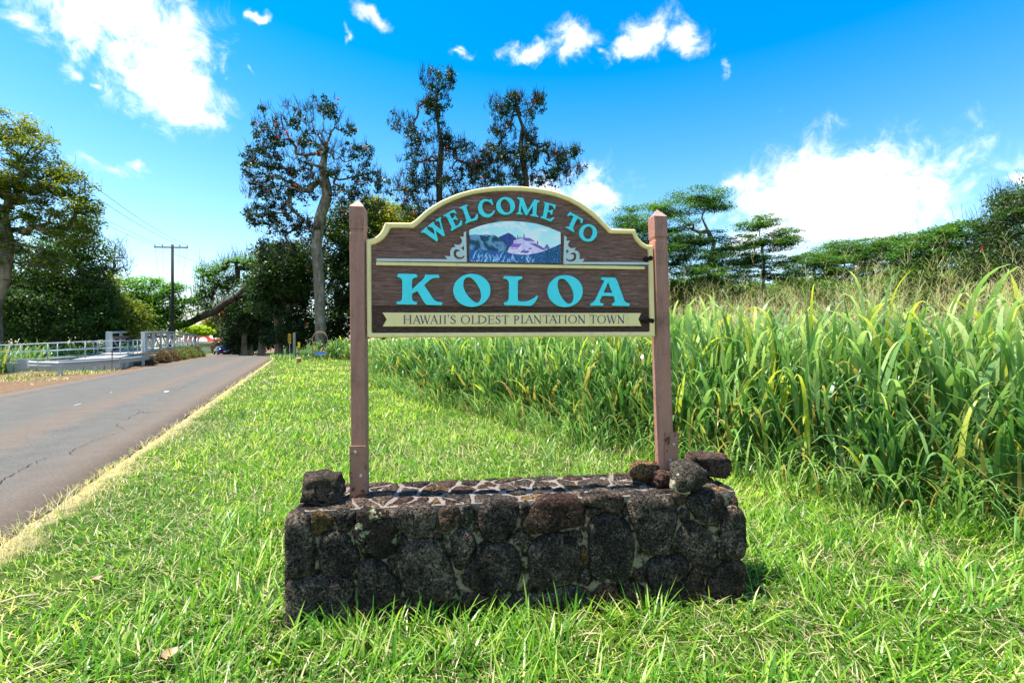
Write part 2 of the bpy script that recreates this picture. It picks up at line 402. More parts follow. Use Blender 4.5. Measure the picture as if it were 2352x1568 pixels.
def tess(adds, subs=()):
    vs = []; es = []; fs = []
    for poly in list(adds)+list(subs):
        if sum(poly[i-1][0]*poly[i][1]-poly[i][0]*poly[i-1][1] for i in range(len(poly))) < 0: poly = poly[::-1]
        n = len(vs); vs += [Vector(p) for p in poly]; fs.append(list(range(n, n+len(poly))))
    na = len(adds)
    V, E, F, ov, oe, of = geometry.delaunay_2d_cdt(vs, [], fs, 0, 1e-6, True)
    keep = [f for f, o in zip(F, of) if any(i < na for i in o) and not any(i >= na for i in o)]
    return V, keep
def plate(name, adds, subs, y0, y1, m, parent, bevel=None):
    """flat shape (along, up) extruded from y1 (back) to y0 (front, nearer the camera)"""
    V, F = tess(adds, subs); n = len(V)
    out = []
    for f in F:
        a = sum(V[f[i]].x*V[f[(i+1) % 3]].y-V[f[(i+1) % 3]].x*V[f[i]].y for i in range(3))
        out.append(tuple(f) if a > 0 else tuple(reversed(f)))
    cnt = {}
    for f in out:
        for i in range(3): cnt[(f[i], f[(i+1) % 3])] = 1
    vs = [(p.x, y0, p.y) for p in V]+[(p.x, y1, p.y) for p in V]
    fs = list(out)+[(c+n, b+n, a+n) for a, b, c in out]
    for (a, b) in cnt:
        if (b, a) not in cnt: fs.append((b, a, a+n, b+n))
    used = sorted({i for f in fs for i in f}); mp = {k: i for i, k in enumerate(used)}
    return mesh(name, [vs[i] for i in used], [tuple(mp[i] for i in f) for f in fs], m, parent, bevel=bevel)
def ell(cx, cy, rx, ry, rot=0, n=40):
    return [(cx+rx*math.cos(t)*math.cos(rot)-ry*math.sin(t)*math.sin(rot), cy+rx*math.cos(t)*math.sin(rot)+ry*math.sin(t)*math.cos(rot)) for t in (2*PI*k/n for k in range(n))]
def chaikin(p, it=2, closed=True):
    for _ in range(it):
        q = []
        for i in range(len(p)):
            a = p[i]; b = p[(i+1) % len(p)]; q += [(a[0]*.75+b[0]*.25, a[1]*.75+b[1]*.25), (a[0]*.25+b[0]*.75, a[1]*.25+b[1]*.75)]
        p = q
    return p

def wood_board_mat(name, dark):
    M = Mat(name, .6, .25); g = M.co()
    w = M.noise(2.2, 5, .6, g, (1, 1, 6), dist=.8)
    fine = M.noise(9, 8, .72, g, (1, 1, 11), dist=.9); fine2 = M.noise(30, 5, .6, g, (1, 1, 14), dist=.5)
    knots = M.voro(3.1, g)
    hgt_ = M.math('ADD', M.math('MULTIPLY', fine, 1.0), M.math('ADD', M.math('MULTIPLY', fine2, .45), M.math('MULTIPLY', w, .6)))
    if dark: c = M.ramp(fine2, [(.3, (.022,.012,.009)), (.5, (.12,.06,.044)), (.7, (.28,.17,.13))])
    else: c = M.ramp(fine, [(.27, (.05,.022,.016)), (.39, (.25,.118,.085)), (.54, (.42,.215,.165)), (.70, (.68,.42,.34))])
    M.col(c); M.bump(hgt_, .03 if not dark else .02, 1.0); return M.m

def build_sign():
    brown = paint_mat('brown_paint', (.38, .175, .125), .6, .5, .010, (.17,.085,.06), 5, .35, (1,1,.07))
    capm = paint_mat('brown_paint_pale', (.42, .27, .215), .7, .5, .006, (.22,.12,.10), 9)  # paler brown for the sloping cap faces
    cream = paint_mat('cream_paint', (.98, .74, .34), .5, .2, .002, (.72,.5,.2), 4, .22)
    turq = paint_mat('turquoise_paint', (.085, .80, .88), .45, .18, .001, (.04,.6,.70), 5, .15)
    grey = paint_mat('pale_grey_paint', (.60, .68, .67), .5, .2, .001, (.36,.43,.44), 5, .2)
    navy = Mat('navy_paint', .5).col((.045, .035, .15)).m
    woodA = wood_board_mat('weathered_board', False); woodB = wood_board_mat('bare_dark_board', True)
    R = empty('welcome_sign', SO, SA, label='brown wooden welcome sign with turquoise KOLOA lettering between two posts on the lava rock base', cat='sign')
    # posts, with a grooved block and a pyramid cap each; they lean slightly
    def post(sb, st, ztop, lab):
        w = .088; d = .10; hw = w/2
        def sect(z, k=1.0):
            f = z/1.83; c = sb+(st-sb)*f
            return [(c+x*hw*k, d/2+y*d/2*k, z) for x, y in ((-1,-1),(1,-1),(1,1),(-1,1))]
        lv = [(-.02,1),(ztop-.22,1),(ztop-.205,.93),(ztop-.19,1.02)]
        v = [p for z, k in lv for p in sect(z, k)]
        f = [(4*i+k, 4*i+(k+1) % 4, 4*i+4+(k+1) % 4, 4*i+4+k) for i in range(len(lv)-1) for k in range(4)]+[(3,2,1,0), (12,13,14,15)]
        po = mesh('post', v, f, brown, R, bevel=.004)
        z0 = ztop-.189; v = sect(z0, 1.02)+sect(ztop-.055, 1.02)+[sect(ztop)[0]]
        c = sb+(st-sb)*ztop/1.83; v[-1] = (c, d/2, ztop)
        mesh('post_cap', v[:8]+[v[8]], [(0,1,5,4),(1,2,6,5),(2,3,7,6),(3,0,4,7),(3,2,1,0)]+[(4,5,8),(5,6,8),(6,7,8),(7,4,8)], brown, po, bevel=.003)
        mesh('cap_roof', [(p[0], p[1], p[2]+.0015) for p in [((q[0]-c)*1.01+c, (q[1]-d/2)*1.01+d/2, q[2]) for q in v[4:8]]]+[(c, d/2, ztop+.003)], [(0,1,4),(1,2,4),(2,3,4),(3,0,4)], capm, po)
        return po
    steel = Mat('rusty_painted_steel', .55, .3); n = steel.noise(14, 7, .7); n2 = steel.noise(40, 5, .6)
    zz = steel.n('ShaderNodeSeparateXYZ'); steel.l(steel.co(), zz.inputs[0])
    low = steel.step(zz.outputs[2], .10, 0.0)
    rust = steel.step(steel.math('ADD', n, steel.math('MULTIPLY', low, .12)), .56, .62)
    steel.col(steel.mix(rust, (.32, .155, .105), steel.ramp(n2, [(.3, (.03,.014,.01)), (.7, (.11,.045,.025))]))); steel.bump(rust, .002, -.6)
    boltm = Mat('galvanised_bolt', .35, .5).col((.45, .43, .36)).m
    for sb, st, ztop, zt, offx, bolts in ((0.0, -.013, 1.83, .313, 0, [(-.017,.275),(.016,.13)]), (1.985, 1.93, 1.83, .35, .017, [(.014,.275),(-.01,.17)])):
        po = post(sb, st, ztop, '')
        br = MB().box((sb+offx, -.006, zt/2-.01), (.094, .008, zt+.02)).box((sb+offx-.049, .052, zt/2-.01), (.005, .124, zt+.02)) if not offx else MB().box((sb+offx, -.006, zt/2-.01), (.090, .008, zt+.02)).box((sb+offx+.047, .052, zt/2-.01), (.005, .124, zt+.02))
        b = br.build('steel_bracket', steel.m, po, bevel=.002)
        for bx, bz in bolts:
            m_ = MB(); m_.add([(sb+offx+bx+math.cos(PI*k/3)*.0095, y, bz+math.sin(PI*k/3)*.0095) for y in (-.018, -.010) for k in range(6)], [tuple(range(6)), tuple(range(11,5,-1))]+[(k, k+6, (k+1) % 6+6, (k+1) % 6) for k in range(6)])
            m_.build('bolt', boltm, b)
    # outline of the board, traced in an enlarged crop
    C1 = lambda pts, dep: [on_sign(*q4(x, y, 1350, 700, 1.7422), dep) for x, y in pts]
    outer = [(205,1133),(200,447),(222,446),(245,440),(272,426),(295,406),(312,378),(322,352),(329,331),(510,333),(545,310),(600,258),(660,215),(720,180),(790,148),(860,122),(940,101),(1020,87),(1110,78),(1200,76),(1290,78),(1380,87),(1460,99),(1540,119),(1620,148),(1700,190),(1770,238),(1830,292),(1880,345),(1912,375),(2075,378),(2083,402),(2097,432),(2120,462),(2150,482),(2176,489),(2200,490),(2216,1126)]
    inner = [(237,1100),(233,487),(262,481),(292,467),(322,444),(346,414),(360,390),(368,368),(530,370),(562,345),(620,290),(680,245),(740,208),(810,176),(880,150),(950,132),(1030,120),(1110,113),(1200,111),(1290,113),(1370,120),(1450,133),(1530,153),(1610,182),(1680,219),(1750,268),(1810,318),(1860,368),(1896,408),(2058,410),(2068,436),(2085,463),(2110,492),(2138,510),(2166,521),(2180,1092)]
    D0, D1 = .030, .068
    # planks: the board in five strips with fine open joints
    ib = C1(outer, D0); ib = [((x-.93)*.985+.93, (z-1.15)*.985+1.15) for x, z in ib]
    joints = [-.1] + [on_sign(2048, 700+y/1.7422, D0)[1] for y in (918, 690, 547, 330)] + [9]
    for i in range(5):
        lo, hi = joints[i]+.0008, joints[i+1]-.0008
        band = [(-3, lo), (4, lo), (4, hi), (-3, hi)]
        cut = [(-3,-2), (4,-2), (4,lo), (-3,lo)]; cut2 = [(-3,hi), (4,hi), (4,9), (-3,9)]
        y0 = D0+(.004 if i == 0 else 0)
        pl = plate('plank', [ib], [cut, cut2], y0, D1-.004, woodB if i == 0 else woodA, R)
    # frame moulding in three runs, raised and rounded
    fo = C1(outer, .018); fi = C1(inner, .018)
    plate('frame_moulding', [fo], [fi], .014, D1, cream, R, bevel=.009)
    C2 = lambda pts, dep: [on_sign(*q4(x, y, 1560, 1070, 2.352), dep) for x, y in pts]
    letters = [
     ([(77,58),(250,62),(258,92),(232,96),(214,106),(208,125),(206,205),(300,120),(316,104),(322,95),(330,66),(460,70),(467,97),(430,98),(400,104),(375,118),(322,165),(395,275),(415,303),(440,320),(495,328),(487,355),(345,352),(322,330),(258,222),(208,248),(207,290),(214,310),(228,320),(256,324),(249,350),(66,346),(59,322),(88,320),(105,310),(113,295),(116,240),(114,125),(108,108),(96,98),(67,88)], None),
     (ell(770,215,176,156), [(735,90),(765,97),(800,130),(830,175),(852,220),(858,265),(852,300),(838,325),(815,334),(785,318),(750,285),(715,240),(695,200),(688,160),(695,120),(712,97)]),
     ([(1075,80),(1245,84),(1245,108),(1222,112),(1207,122),(1203,145),(1203,300),(1212,315),(1240,320),(1280,320),(1320,305),(1355,285),(1378,262),(1395,272),(1385,295),(1360,335),(1335,358),(1310,362),(1180,356),(1078,356),(1068,332),(1095,322),(1110,310),(1117,290),(1120,150),(1112,125),(1095,110),(1062,103)], None),
     (ell(1648,222,166,151), [(1605,103),(1640,108),(1675,140),(1705,185),(1725,230),(1730,275),(1722,315),(1700,340),(1672,340),(1640,315),(1605,265),(1585,215),(1575,165),(1580,125)]),
     ([(1992,92),(2120,96),(2140,130),(2205,310),(2225,330),(2258,338),(2250,364),(2093,360),(2090,336),(2110,330),(2118,318),(2106,270),(1995,268),(1975,310),(1975,325),(1988,334),(2010,338),(2005,360),(1888,360),(1885,338),(1908,330),(1930,308),(2005,150),(2018,128),(2008,120),(1987,115)], [(2052,140),(2093,238),(2010,236)])]
    def let(cv, o, h, round_h=True):
        return plate('letter', [cv(o, .018)], [cv(chaikin(h) if round_h else h, .018)] if h else [], .016, D0+.003, turq, R, bevel=.0022)
    for i, (o, h) in enumerate(letters): let(C2, o, h, i != 4)
    CW = lambda pts, dep: [on_sign(*q4(x, y, 1670, 800, 8.712), dep) for x, y in pts]
    CC = lambda pts, dep: [on_sign(*q4(x, y, 1900, 770, 6.918), dep) for x, y in pts]
    CT = lambda pts, dep: [on_sign(*q4(x, y, 2240, 830, 10.453), dep) for x, y in pts]
    let(CW, [(115,1105),(310,940),(350,965),(355,1010),(375,1050),(600,1205),(580,1100),(555,1010),(490,960),(430,935),(375,945),(358,905),(555,755),(585,775),(580,820),(600,860),(830,1035),(770,800),(745,750),(700,735),(635,748),(618,712),(800,592),(843,620),(815,660),(815,710),(850,870),(958,1230),(905,1272),(850,1235),(645,1080),(655,1130),(715,1390),(705,1420),(670,1450),(640,1430),(270,1165),(205,1132),(145,1150)], None)
    let(CW, [(888,545),(1090,425),(1280,330),(1365,460),(1330,480),(1300,465),(1250,445),(1180,450),(1120,495),(1200,655),(1260,620),(1285,590),(1280,545),(1310,530),(1420,700),(1385,715),(1340,680),(1290,675),(1240,710),(1330,905),(1400,880),(1460,820),(1495,710),(1520,698),(1560,760),(1555,860),(1510,910),(1380,965),(1195,1080),(1145,1045),(1185,1010),(1185,950),(1040,650),(1000,590),(950,570),(895,578)], None)
    let(CW, [(1455,260),(1735,152),(1758,185),(1710,240),(1710,280),(1780,480),(1870,670),(1930,660),(2000,600),(2045,500),(2095,495),(2112,560),(2105,640),(2060,700),(1930,740),(1800,775),(1690,828),(1648,788),(1700,745),(1700,690),(1640,510),(1590,360),(1540,310),(1462,295)], None)
    let(CC, [(455,175),(510,335),(475,348),(440,300),(380,258),(310,245),(250,265),(210,320),(200,400),(220,490),(270,560),(330,600),(400,600),(460,570),(505,510),(540,498),(555,505),(530,570),(480,640),(400,685),(310,692),(220,670),(140,600),(95,520),(82,420),(95,330),(150,240),(230,195),(320,185),(400,205),(425,195),(432,175)], None)
    let(CC, ell(848,375,263,247), [(790,188),(850,195),(920,250),(965,330),(985,420),(975,500),(930,550),(870,562),(810,535),(750,470),(715,390),(710,310),(730,240)])
    let(CC, [(1175,138),(1335,150),(1460,490),(1640,195),(1790,230),(1790,262),(1745,275),(1720,300),(1700,570),(1710,620),(1770,660),(1758,692),(1535,648),(1530,615),(1580,605),(1595,580),(1602,380),(1440,630),(1390,628),(1285,370),(1268,530),(1280,565),(1325,580),(1318,612),(1148,605),(1142,570),(1185,562),(1205,540),(1240,230),(1225,200),(1170,175)], None)
    let(CC, [(1905,258),(2235,345),(2225,462),(2190,460),(2170,400),(2120,360),(2050,345),(2030,490),(2090,500),(2120,475),(2165,475),(2135,615),(2100,610),(2085,565),(2060,545),(2010,540),(1975,710),(2040,735),(2100,730),(2165,680),(2195,685),(2190,720),(2110,800),(2060,795),(1960,755),(1810,700),(1810,672),(1870,655),(1885,630),(1938,320),(1925,290),(1895,280)], None)
    let(CT, [(410,180),(970,495),(940,640),(915,668),(860,640),(870,590),(840,520),(790,480),(735,462),(680,560),(550,830),(550,900),(615,1000),(580,1040),(235,835),(240,795),(350,805),(380,790),(400,750),(560,380),(500,340),(440,330),(350,378),(300,340)], None)
    let(CT, ell(1178,1065,378,368), [(1200,795),(1290,820),(1350,890),(1378,980),(1370,1090),(1330,1200),(1260,1290),(1160,1330),(1070,1290),(1000,1200),(975,1090),(990,980),(1040,880),(1110,815)])
    # cream rule and the banner with its small navy lettering
    plate('cream_rule', [C1([(270,605),(2140,637),(2140,658),(270,628)], .02)], [], .018, D0+.003, cream, R, bevel=.0015)
    bn = plate('banner', [C1([(313,958),(1155,961),(2115,962),(2097,1005),(2118,1052),(1155,1055),(315,1055),(343,1005)], .018)], [], .016, D0+.008, cream, R, bevel=.0015)
    st, th, sf = .13, .045, .045   # stem, thin stroke, serif height, in letter heights
    def R_(x0, y0, x1, y1): return [(x0,y0),(x1,y0),(x1,y1),(x0,y1)]
    def L_(x0, y0, x1, y1, w):
        dx, dy = x1-x0, y1-y0; l = math.hypot(dx, dy); ox, oy = -dy/l*w/2, dx/l*w/2
        return [(x0-ox,y0-oy),(x1-ox,y1-oy),(x1+ox,y1+oy),(x0+ox,y0+oy)]
    def SR(x, y, w=.15): return R_(x-w, y, x+w, y+sf)
    def arc(cx, cy, rx, ry, w0, w1, a0, a1, n=14):
        o = []; i = []
        for k in range(n+1):
            t = a0+(a1-a0)*k/n; c = abs(math.cos(t)); w = w1+(w0-w1)*c
            o.append((cx+rx*math.cos(t), cy+ry*math.sin(t))); i.append((cx+(rx-w)*math.cos(t), cy+(ry-w)*math.sin(t)))
        return o+i[::-1]
    def glyph(ch, a):
        h = st/2
        if ch == 'H': return [R_(.13,0,.13+st,1), R_(a-.13-st,0,a-.13,1), R_(.2,.5,a-.2,.5+th), SR(.13+h,0), SR(.13+h,1-sf), SR(a-.13-h,0), SR(a-.13-h,1-sf)], []
        if ch == 'A': return [L_(.1,.0,a*.5,1.0,th*1.2), L_(a*.5-.03,1.02,a-.13,.0,st*1.05), R_(.22,.36,a-.26,.36+th), SR(.1,0,.12), SR(a-.13,0,.16)], []
        if ch == 'W': return [L_(.14,1,a*.32,0,st), L_(a*.32,0,a*.52,.95,th*1.2), L_(a*.48,1,a*.70,0,st), L_(a*.70,0,a-.1,1,th*1.2), SR(.14,1-sf), SR(a*.5,1-sf,.14), SR(a-.1,1-sf,.12)], []
        if ch == 'I': return [R_(a/2-h,0,a/2+h,1), SR(a/2,0), SR(a/2,1-sf)], []
        if ch == "'": return [[(a/2-.05,1.12),(a/2+.06,1.12),(a/2+.02,.72),(a/2-.01,.72)]], []
        if ch == 'O': return [ell(a/2,.5,a/2,.52,0,24)], [ell(a/2,.5,a/2-.135,.52-.05,.0,24)]
        if ch == 'D': return [R_(.1,0,.1+st,1), arc(.2,.5,a-.2,.5,.14,.05,-PI/2,PI/2), R_(.0,0,.3,sf), R_(0,1-sf,.3,1)], []
        if ch == 'L': return [R_(.13,0,.13+st,1), R_(0,0,a-.06,sf+.01), L_(a-.12,.02,a,.26,.05), SR(.13+h,1-sf)], []
        if ch == 'E': return [R_(.13,0,.13+st,1), R_(0,0,a-.06,sf+.01), R_(0,1-sf-.01,a-.06,1), R_(.2,.5,a-.12,.5+th), L_(a-.1,.02,a,.24,.05), L_(a-.07,.98,a-.05,.78,.05), L_(a-.13,.4,a-.13,.64,.04)], []
        if ch == 'T': return [R_(a/2-h,0,a/2+h,1), R_(.03,1-sf-.01,a-.03,1), SR(a/2,0), L_(.06,1,.02,.78,.05), L_(a-.06,1,a-.02,.78,.05)], []
        if ch == 'P': return [R_(.13,0,.13+st,1), arc(.22,.72,a-.22,.28,.13,.05,-PI/2,PI/2), SR(.13+h,0), R_(0,1-sf,.3,1)], []
        if ch == 'N': return [R_(.13,0,.13+th*1.3,1), L_(.10,1,a-.15,0,st*1.1), R_(a-.13-th*1.3,0,a-.13,1), SR(.15,0,.13), R_(0,1-sf,.2,1), SR(a-.16,1-sf,.13)], []
        if ch == 'S':
            return [arc(a*.5,.745,a*.42,.27,.12,.05,PI*.2,PI*1.05), L_(a*.10,.72,a*.92,.33,.14), arc(a*.5,.265,a*.46,.28,.12,.05,-PI*.85,PI*.12), L_(a*.84,.9,a*.86,.72,.05), L_(a*.06,.28,a*.1,.05,.05)], []
    def text(cv, items, top, bot):
        for ch, x0, x1 in items:
            a = (x1-x0)/(bot-top); ad, sb = glyph(ch, a)
            f = lambda pl: cv([(x0+x*(bot-top), bot-y*(bot-top)) for x, y in pl])
            plate('letter', [f(p_) for p_ in ad], [f(p_) for p_ in sb], .0148, .0165, navy, bn)
    T1 = lambda pts: [on_sign(*q4(x, y, 1600, 1250, 2.743), .016) for x, y in pts]
    T2 = lambda pts: [on_sign(*q4(x, y, 2030, 1250, 2.743), .016) for x, y in pts]
    text(T1, [('H',32,133),('A',138,230),('W',214,336),('A',330,420),('I',424,463),('I',474,513),("'",522,540),('S',552,613),('O',668,768),('L',780,850),('D',852,949),('E',960,1034),('S',1047,1105),('T',1113,1197),('P',1243,1308)], 31, 124)
    text(T2, [('L',143,207),('A',195,284),('N',285,374),('T',386,470),('A',452,548),('T',531,613),('I',618,658),('O',666,761),('N',770,857),('T',903,979),('O',985,1080),('W',1084,1200),('N',1204,1288)], 28, 119)
    # scroll brackets with their grey rules
    CS = lambda pts: [q4(x, y, 1740, 900, 5.6) for x, y in pts]
    so = [(1506,1044.5),(1506,1034)]+CS([(282,768),(262,750),(240,718),(228,687),(270,700),(350,703),(338,640),(338,590),(360,540),(400,505),(465,487),(440,462),(428,428),(480,445),(530,445),(565,432),(590,405),(603,380),(605,340),(590,305),(555,268),(590,264),(643,267),(645,165),(697,143),(712,830)])
    sh1 = CS([(648,460),(650,580),(620,550),(582,512),(620,495)]); sh2 = CS([(565,597),(540,568),(515,552),(470,545),(430,570),(415,620),(425,690),(445,728),(480,752),(540,768),(610,755),(655,725),(655,672),(630,705),(580,727),(520,715),(480,680),(472,630),(490,597),(530,590)])
    mir = lambda pts: [(2254.7+(1866.7-X)*.9685, 1056.5+(Y-1048)*.93+.0157*(1866.7-X)) for X, Y in pts]
    for fn in (lambda p: p, mir):
        plate('scroll_trim', [[on_sign(X, Y, .02) for X, Y in fn(so)]], [[on_sign(X, Y, .02) for X, Y in fn(h_)] for h_ in (sh1, sh2)], .018, D0+.003, grey, R, bevel=.0012)
    # the painted picture panel
    PX = lambda x, y: q4(x, y, 1800, 870, 4.2)
    arch = [(325,210),(480,150),(650,105),(850,68),(1050,62),(1250,75),(1450,105),(1650,165),(1855,250)]
    ax_ = np.array([a[0] for a in arch], float); ay_ = np.array([a[1] for a in arch], float)
    W_, H_ = 360, 170
    xs = np.linspace(325, 1858, W_); 
    top = np.interp(xs, ax_, ay_); bot = np.linspace(742, 770, W_)
    u = np.linspace(0, 1, H_)[:, None]; YY = top[None]*(1-u)+bot[None]*u; XX = np.repeat(xs[None], H_, 0)
    img = paint_picture(XX, YY)
    v = np.zeros((H_, W_, 3))
    for j in range(H_):
        for i in range(W_):
            s_, z_ = on_sign(*PX(XX[j,i], YY[j,i]), .022); v[j,i] = (s_, .0205, z_)
    idx = np.arange(W_*H_).reshape(H_, W_); f = np.stack([idx[1:,:-1], idx[1:,1:], idx[:-1,1:], idx[:-1,:-1]], -1).reshape(-1, 4)
    pm = Mat('painted_picture', .45, .3); pm.col(pm.attr('paint').outputs['Color'])
    ed = [(325,742)]+arch+[(1862,770)]
    pn = plate('picture_panel', [[on_sign(*PX(x, y), .022) for x, y in ed]], [], .0212, D0+.003, paint_mat('panel_edge', (.35,.45,.46)), R)
    mesh('painting', v.reshape(-1, 3), f, pm.m, pn, attrs={'paint': ('POINT', np.concatenate([img.reshape(-1, 3), np.ones((W_*H_, 1))], 1))})
    # rotted notch stains on the right hand frame
    rot = Mat('rotten_wood', .95).col((.016, .010, .007)); rot.bump(rot.noise(60, 6, .7), .01)
    for c in ([(2132,580),(2150,568),(2166,572),(2180,562),(2196,566),(2199,585),(2190,598),(2172,594),(2160,604),(2145,597)], [(2112,1012),(2135,1006),(2160,1012),(2178,998),(2205,1002),(2210,1020),(2196,1034),(2176,1024),(2150,1028),(2130,1018)]):
        plate('rotten_patch', [C1(c, .012)], [], .0115, D0+.004, rot.m, R)

def paint_picture(X, Y):
    """little landscape: purple mill, teal hills, blue cane field; linear RGB"""
    rng = np.random.default_rng(4)
    def nz(sx, sy, seed):
        r = np.random.default_rng(seed); n = 64; g = r.random((n, n))
        x = (X/sx) % n; y = (Y/sy) % n; x0 = np.floor(x).astype(int); y0 = np.floor(y).astype(int); fx = x-x0; fy = y-y0; fx = fx*fx*(3-2*fx); fy = fy*fy*(3-2*fy)
        a = g[y0 % n, x0 % n]; b = g[y0 % n, (x0+1) % n]; c = g[(y0+1) % n, x0 % n]; d = g[(y0+1) % n, (x0+1) % n]
        return (a*(1-fx)+b*fx)*(1-fy)+(c*(1-fx)+d*fx)*fy
    def C(r, g, b): return (np.array([r, g, b])/255)**2.2
    im = np.zeros(X.shape+(3,))
    def put(mask, c): im[mask] = (im*(1-mask[..., None].astype(float)))[mask]*0+np.broadcast_to(c, im.shape)[mask]
    t = np.clip((Y-60)/400, 0, 1)[..., None]
    im[:] = C(170, 222, 240)*(1-t)+C(205, 238, 245)*t
    cl = nz(120, 70, 1)*.6+nz(50, 35, 2)*.3+nz(20, 15, 3)*.1; m = np.clip((cl-.5)*5, 0, 1)[..., None]; im[:] = im*(1-m)+C(246, 246, 242)*m
    def poly(pts, c):
        ins = np.zeros(X.shape, bool); n = len(pts)
        for i in range(n):
            x1, y1 = pts[i]; x2, y2 = pts[(i+1) % n]
            if y1 == y2: continue
            cond = ((y1 > Y) != (y2 > Y)) & (X < (x2-x1)*(Y-y1)/(y2-y1)+x1); ins ^= cond
        put(ins, c); return ins
    n1 = nz(14, 9, 5)[..., None]
    hill = poly([(800,340),(850,315),(920,285),(960,262),(1000,262),(1050,295),(1110,345),(1080,500),(950,520),(850,430)], C(50, 70, 130)*(.5+n1)+C(30, 30, 60)*.5*n1)
    left = poly([(320,300),(400,285),(450,290),(540,298),(600,285),(680,300),(740,290),(820,345),(880,400),(950,450),(1000,500),(1000,600),(320,600)], C(40, 95, 120))
    st = nz(9, 9, 7)*.5+.5*np.sin((X*.9-Y*.55)/38+nz(60, 60, 8)*5); tt = np.clip(st, 0, 1)[..., None]
    im[left] = (C(22, 70, 95)*(1-tt)+C(120, 165, 200)*tt)[left]
    # the mill
    poly([(1065,380),(1185,335),(1260,395),(1435,402),(1440,600),(1070,600)], C(214, 190, 228)); poly([(1260,395),(1435,402),(1440,600),(1262,600)], C(226, 205, 236))
    poly([(1045,385),(1180,330),(1200,333),(1195,342),(1068,390)], C(80, 50, 110)); poly([(1195,333),(1340,348),(1432,402),(1262,395)], C(128, 98, 176))
    poly([(1130,300),(1143,300),(1143,345),(1130,345)], C(60, 45, 90)); poly([(1237,290),(1243,272),(1250,290),(1256,335),(1235,335)], C(60, 45, 90))
    for k in range(4): poly([(1330+20*k,410),(1340+20*k,410),(1340+20*k,420),(1330+20*k,420)], C(110, 70, 140))
    poly([(1325,432),(1440,438),(1520,480),(1620,545),(1560,550),(1440,490)], C(125, 90, 170)); poly([(1330,445),(1440,495),(1560,550),(1530,590),(1430,610),(1330,600)], C(228, 200, 236))
    poly([(1462,400),(1470,392),(1480,402),(1480,448),(1460,446)], C(60, 50, 100)); poly([(1590,500),(1620,450),(1635,450),(1680,520),(1650,540),(1580,520)], C(130, 100, 175))
    poly([(1000,495),(1060,436),(1208,446),(1150,508)], C(150, 100, 190)); poly([(1000,498),(1148,508),(1150,630),(1010,605),(965,590),(970,555)], C(232, 205, 238)); poly([(1150,508),(1208,450),(1210,560),(1200,630),(1150,632)], C(238, 220, 242))
    for k in range(5): poly([(1018+27*k,514),(1030+27*k,514),(1030+27*k,532),(1018+27*k,532)], C(120, 70, 150))
    poly([(1175,590),(1210,552),(1340,562),(1300,602)], C(130, 95, 175)); poly([(1180,592),(1300,602),(1345,568),(1370,605),(1365,635),(1180,632)], C(236, 214, 240))
    poly([(1305,530),(1330,508),(1385,516),(1360,536)], C(130, 90, 172)); poly([(1310,532),(1360,536),(1388,520),(1400,560),(1340,560)], C(230, 205, 238))
    for x, y in ((1070,570),(1160,555),(1390,565),(1440,500),(1490,540),(1280,480),(1100,400),(1240,535)): poly([(x,y),(x+8,y),(x+8,y+22),(x,y+22)], C(110, 75, 150))
    # field
    fy = np.interp(X[0], [320, 600, 900, 980, 1100, 1300, 1450, 1550, 1650, 1750, 1870], [545, 555, 585, 600, 625, 635, 610, 580, 545, 500, 450])[None]
    fm = Y+nz(7, 40, 9)*16 > fy
    fn = (nz(8, 22, 11)*.6+nz(22, 30, 12)*.4)[..., None]; fr = np.clip((X-900)/900, 0, 1)[..., None]
    base = (C(38, 88, 150)*(1-fr)+C(28, 78, 115)*fr)*(.55+.9*fn); im[fm] = base[fm]
    hl = (nz(6, 26, 13) > .78) & fm; im[hl] = (C(95, 150, 205)*(.6+.5*fn))[hl]
    for k in range(70):     # arching blades
        x0 = rng.uniform(330, 1400) if k < 50 else rng.uniform(330, 900); y0 = rng.uniform(660, 790); L_ = rng.uniform(50, 130)*(1-.45*(x0-330)/1100); sg = rng.choice([-1, 1]); cv = rng.uniform(.5, 1.9)
        pts = []; w = rng.uniform(5, 11)
        for q in range(9):
            a = q/8; th = a*cv; pts.append((x0+sg*L_*(1-math.cos(th*1.1))*.8, y0-L_*math.sin(min(th*1.15, 2.4)), w*(1-a)**.6+1))
        poly([(p[0]-p[2], p[1]) for p in pts]+[(p[0]+p[2], p[1]) for p in reversed(pts)], C(*(rng.uniform(120, 190), rng.uniform(165, 215), rng.uniform(215, 242))))
    return np.clip(im*1.22, 0, 1)
build_sign()
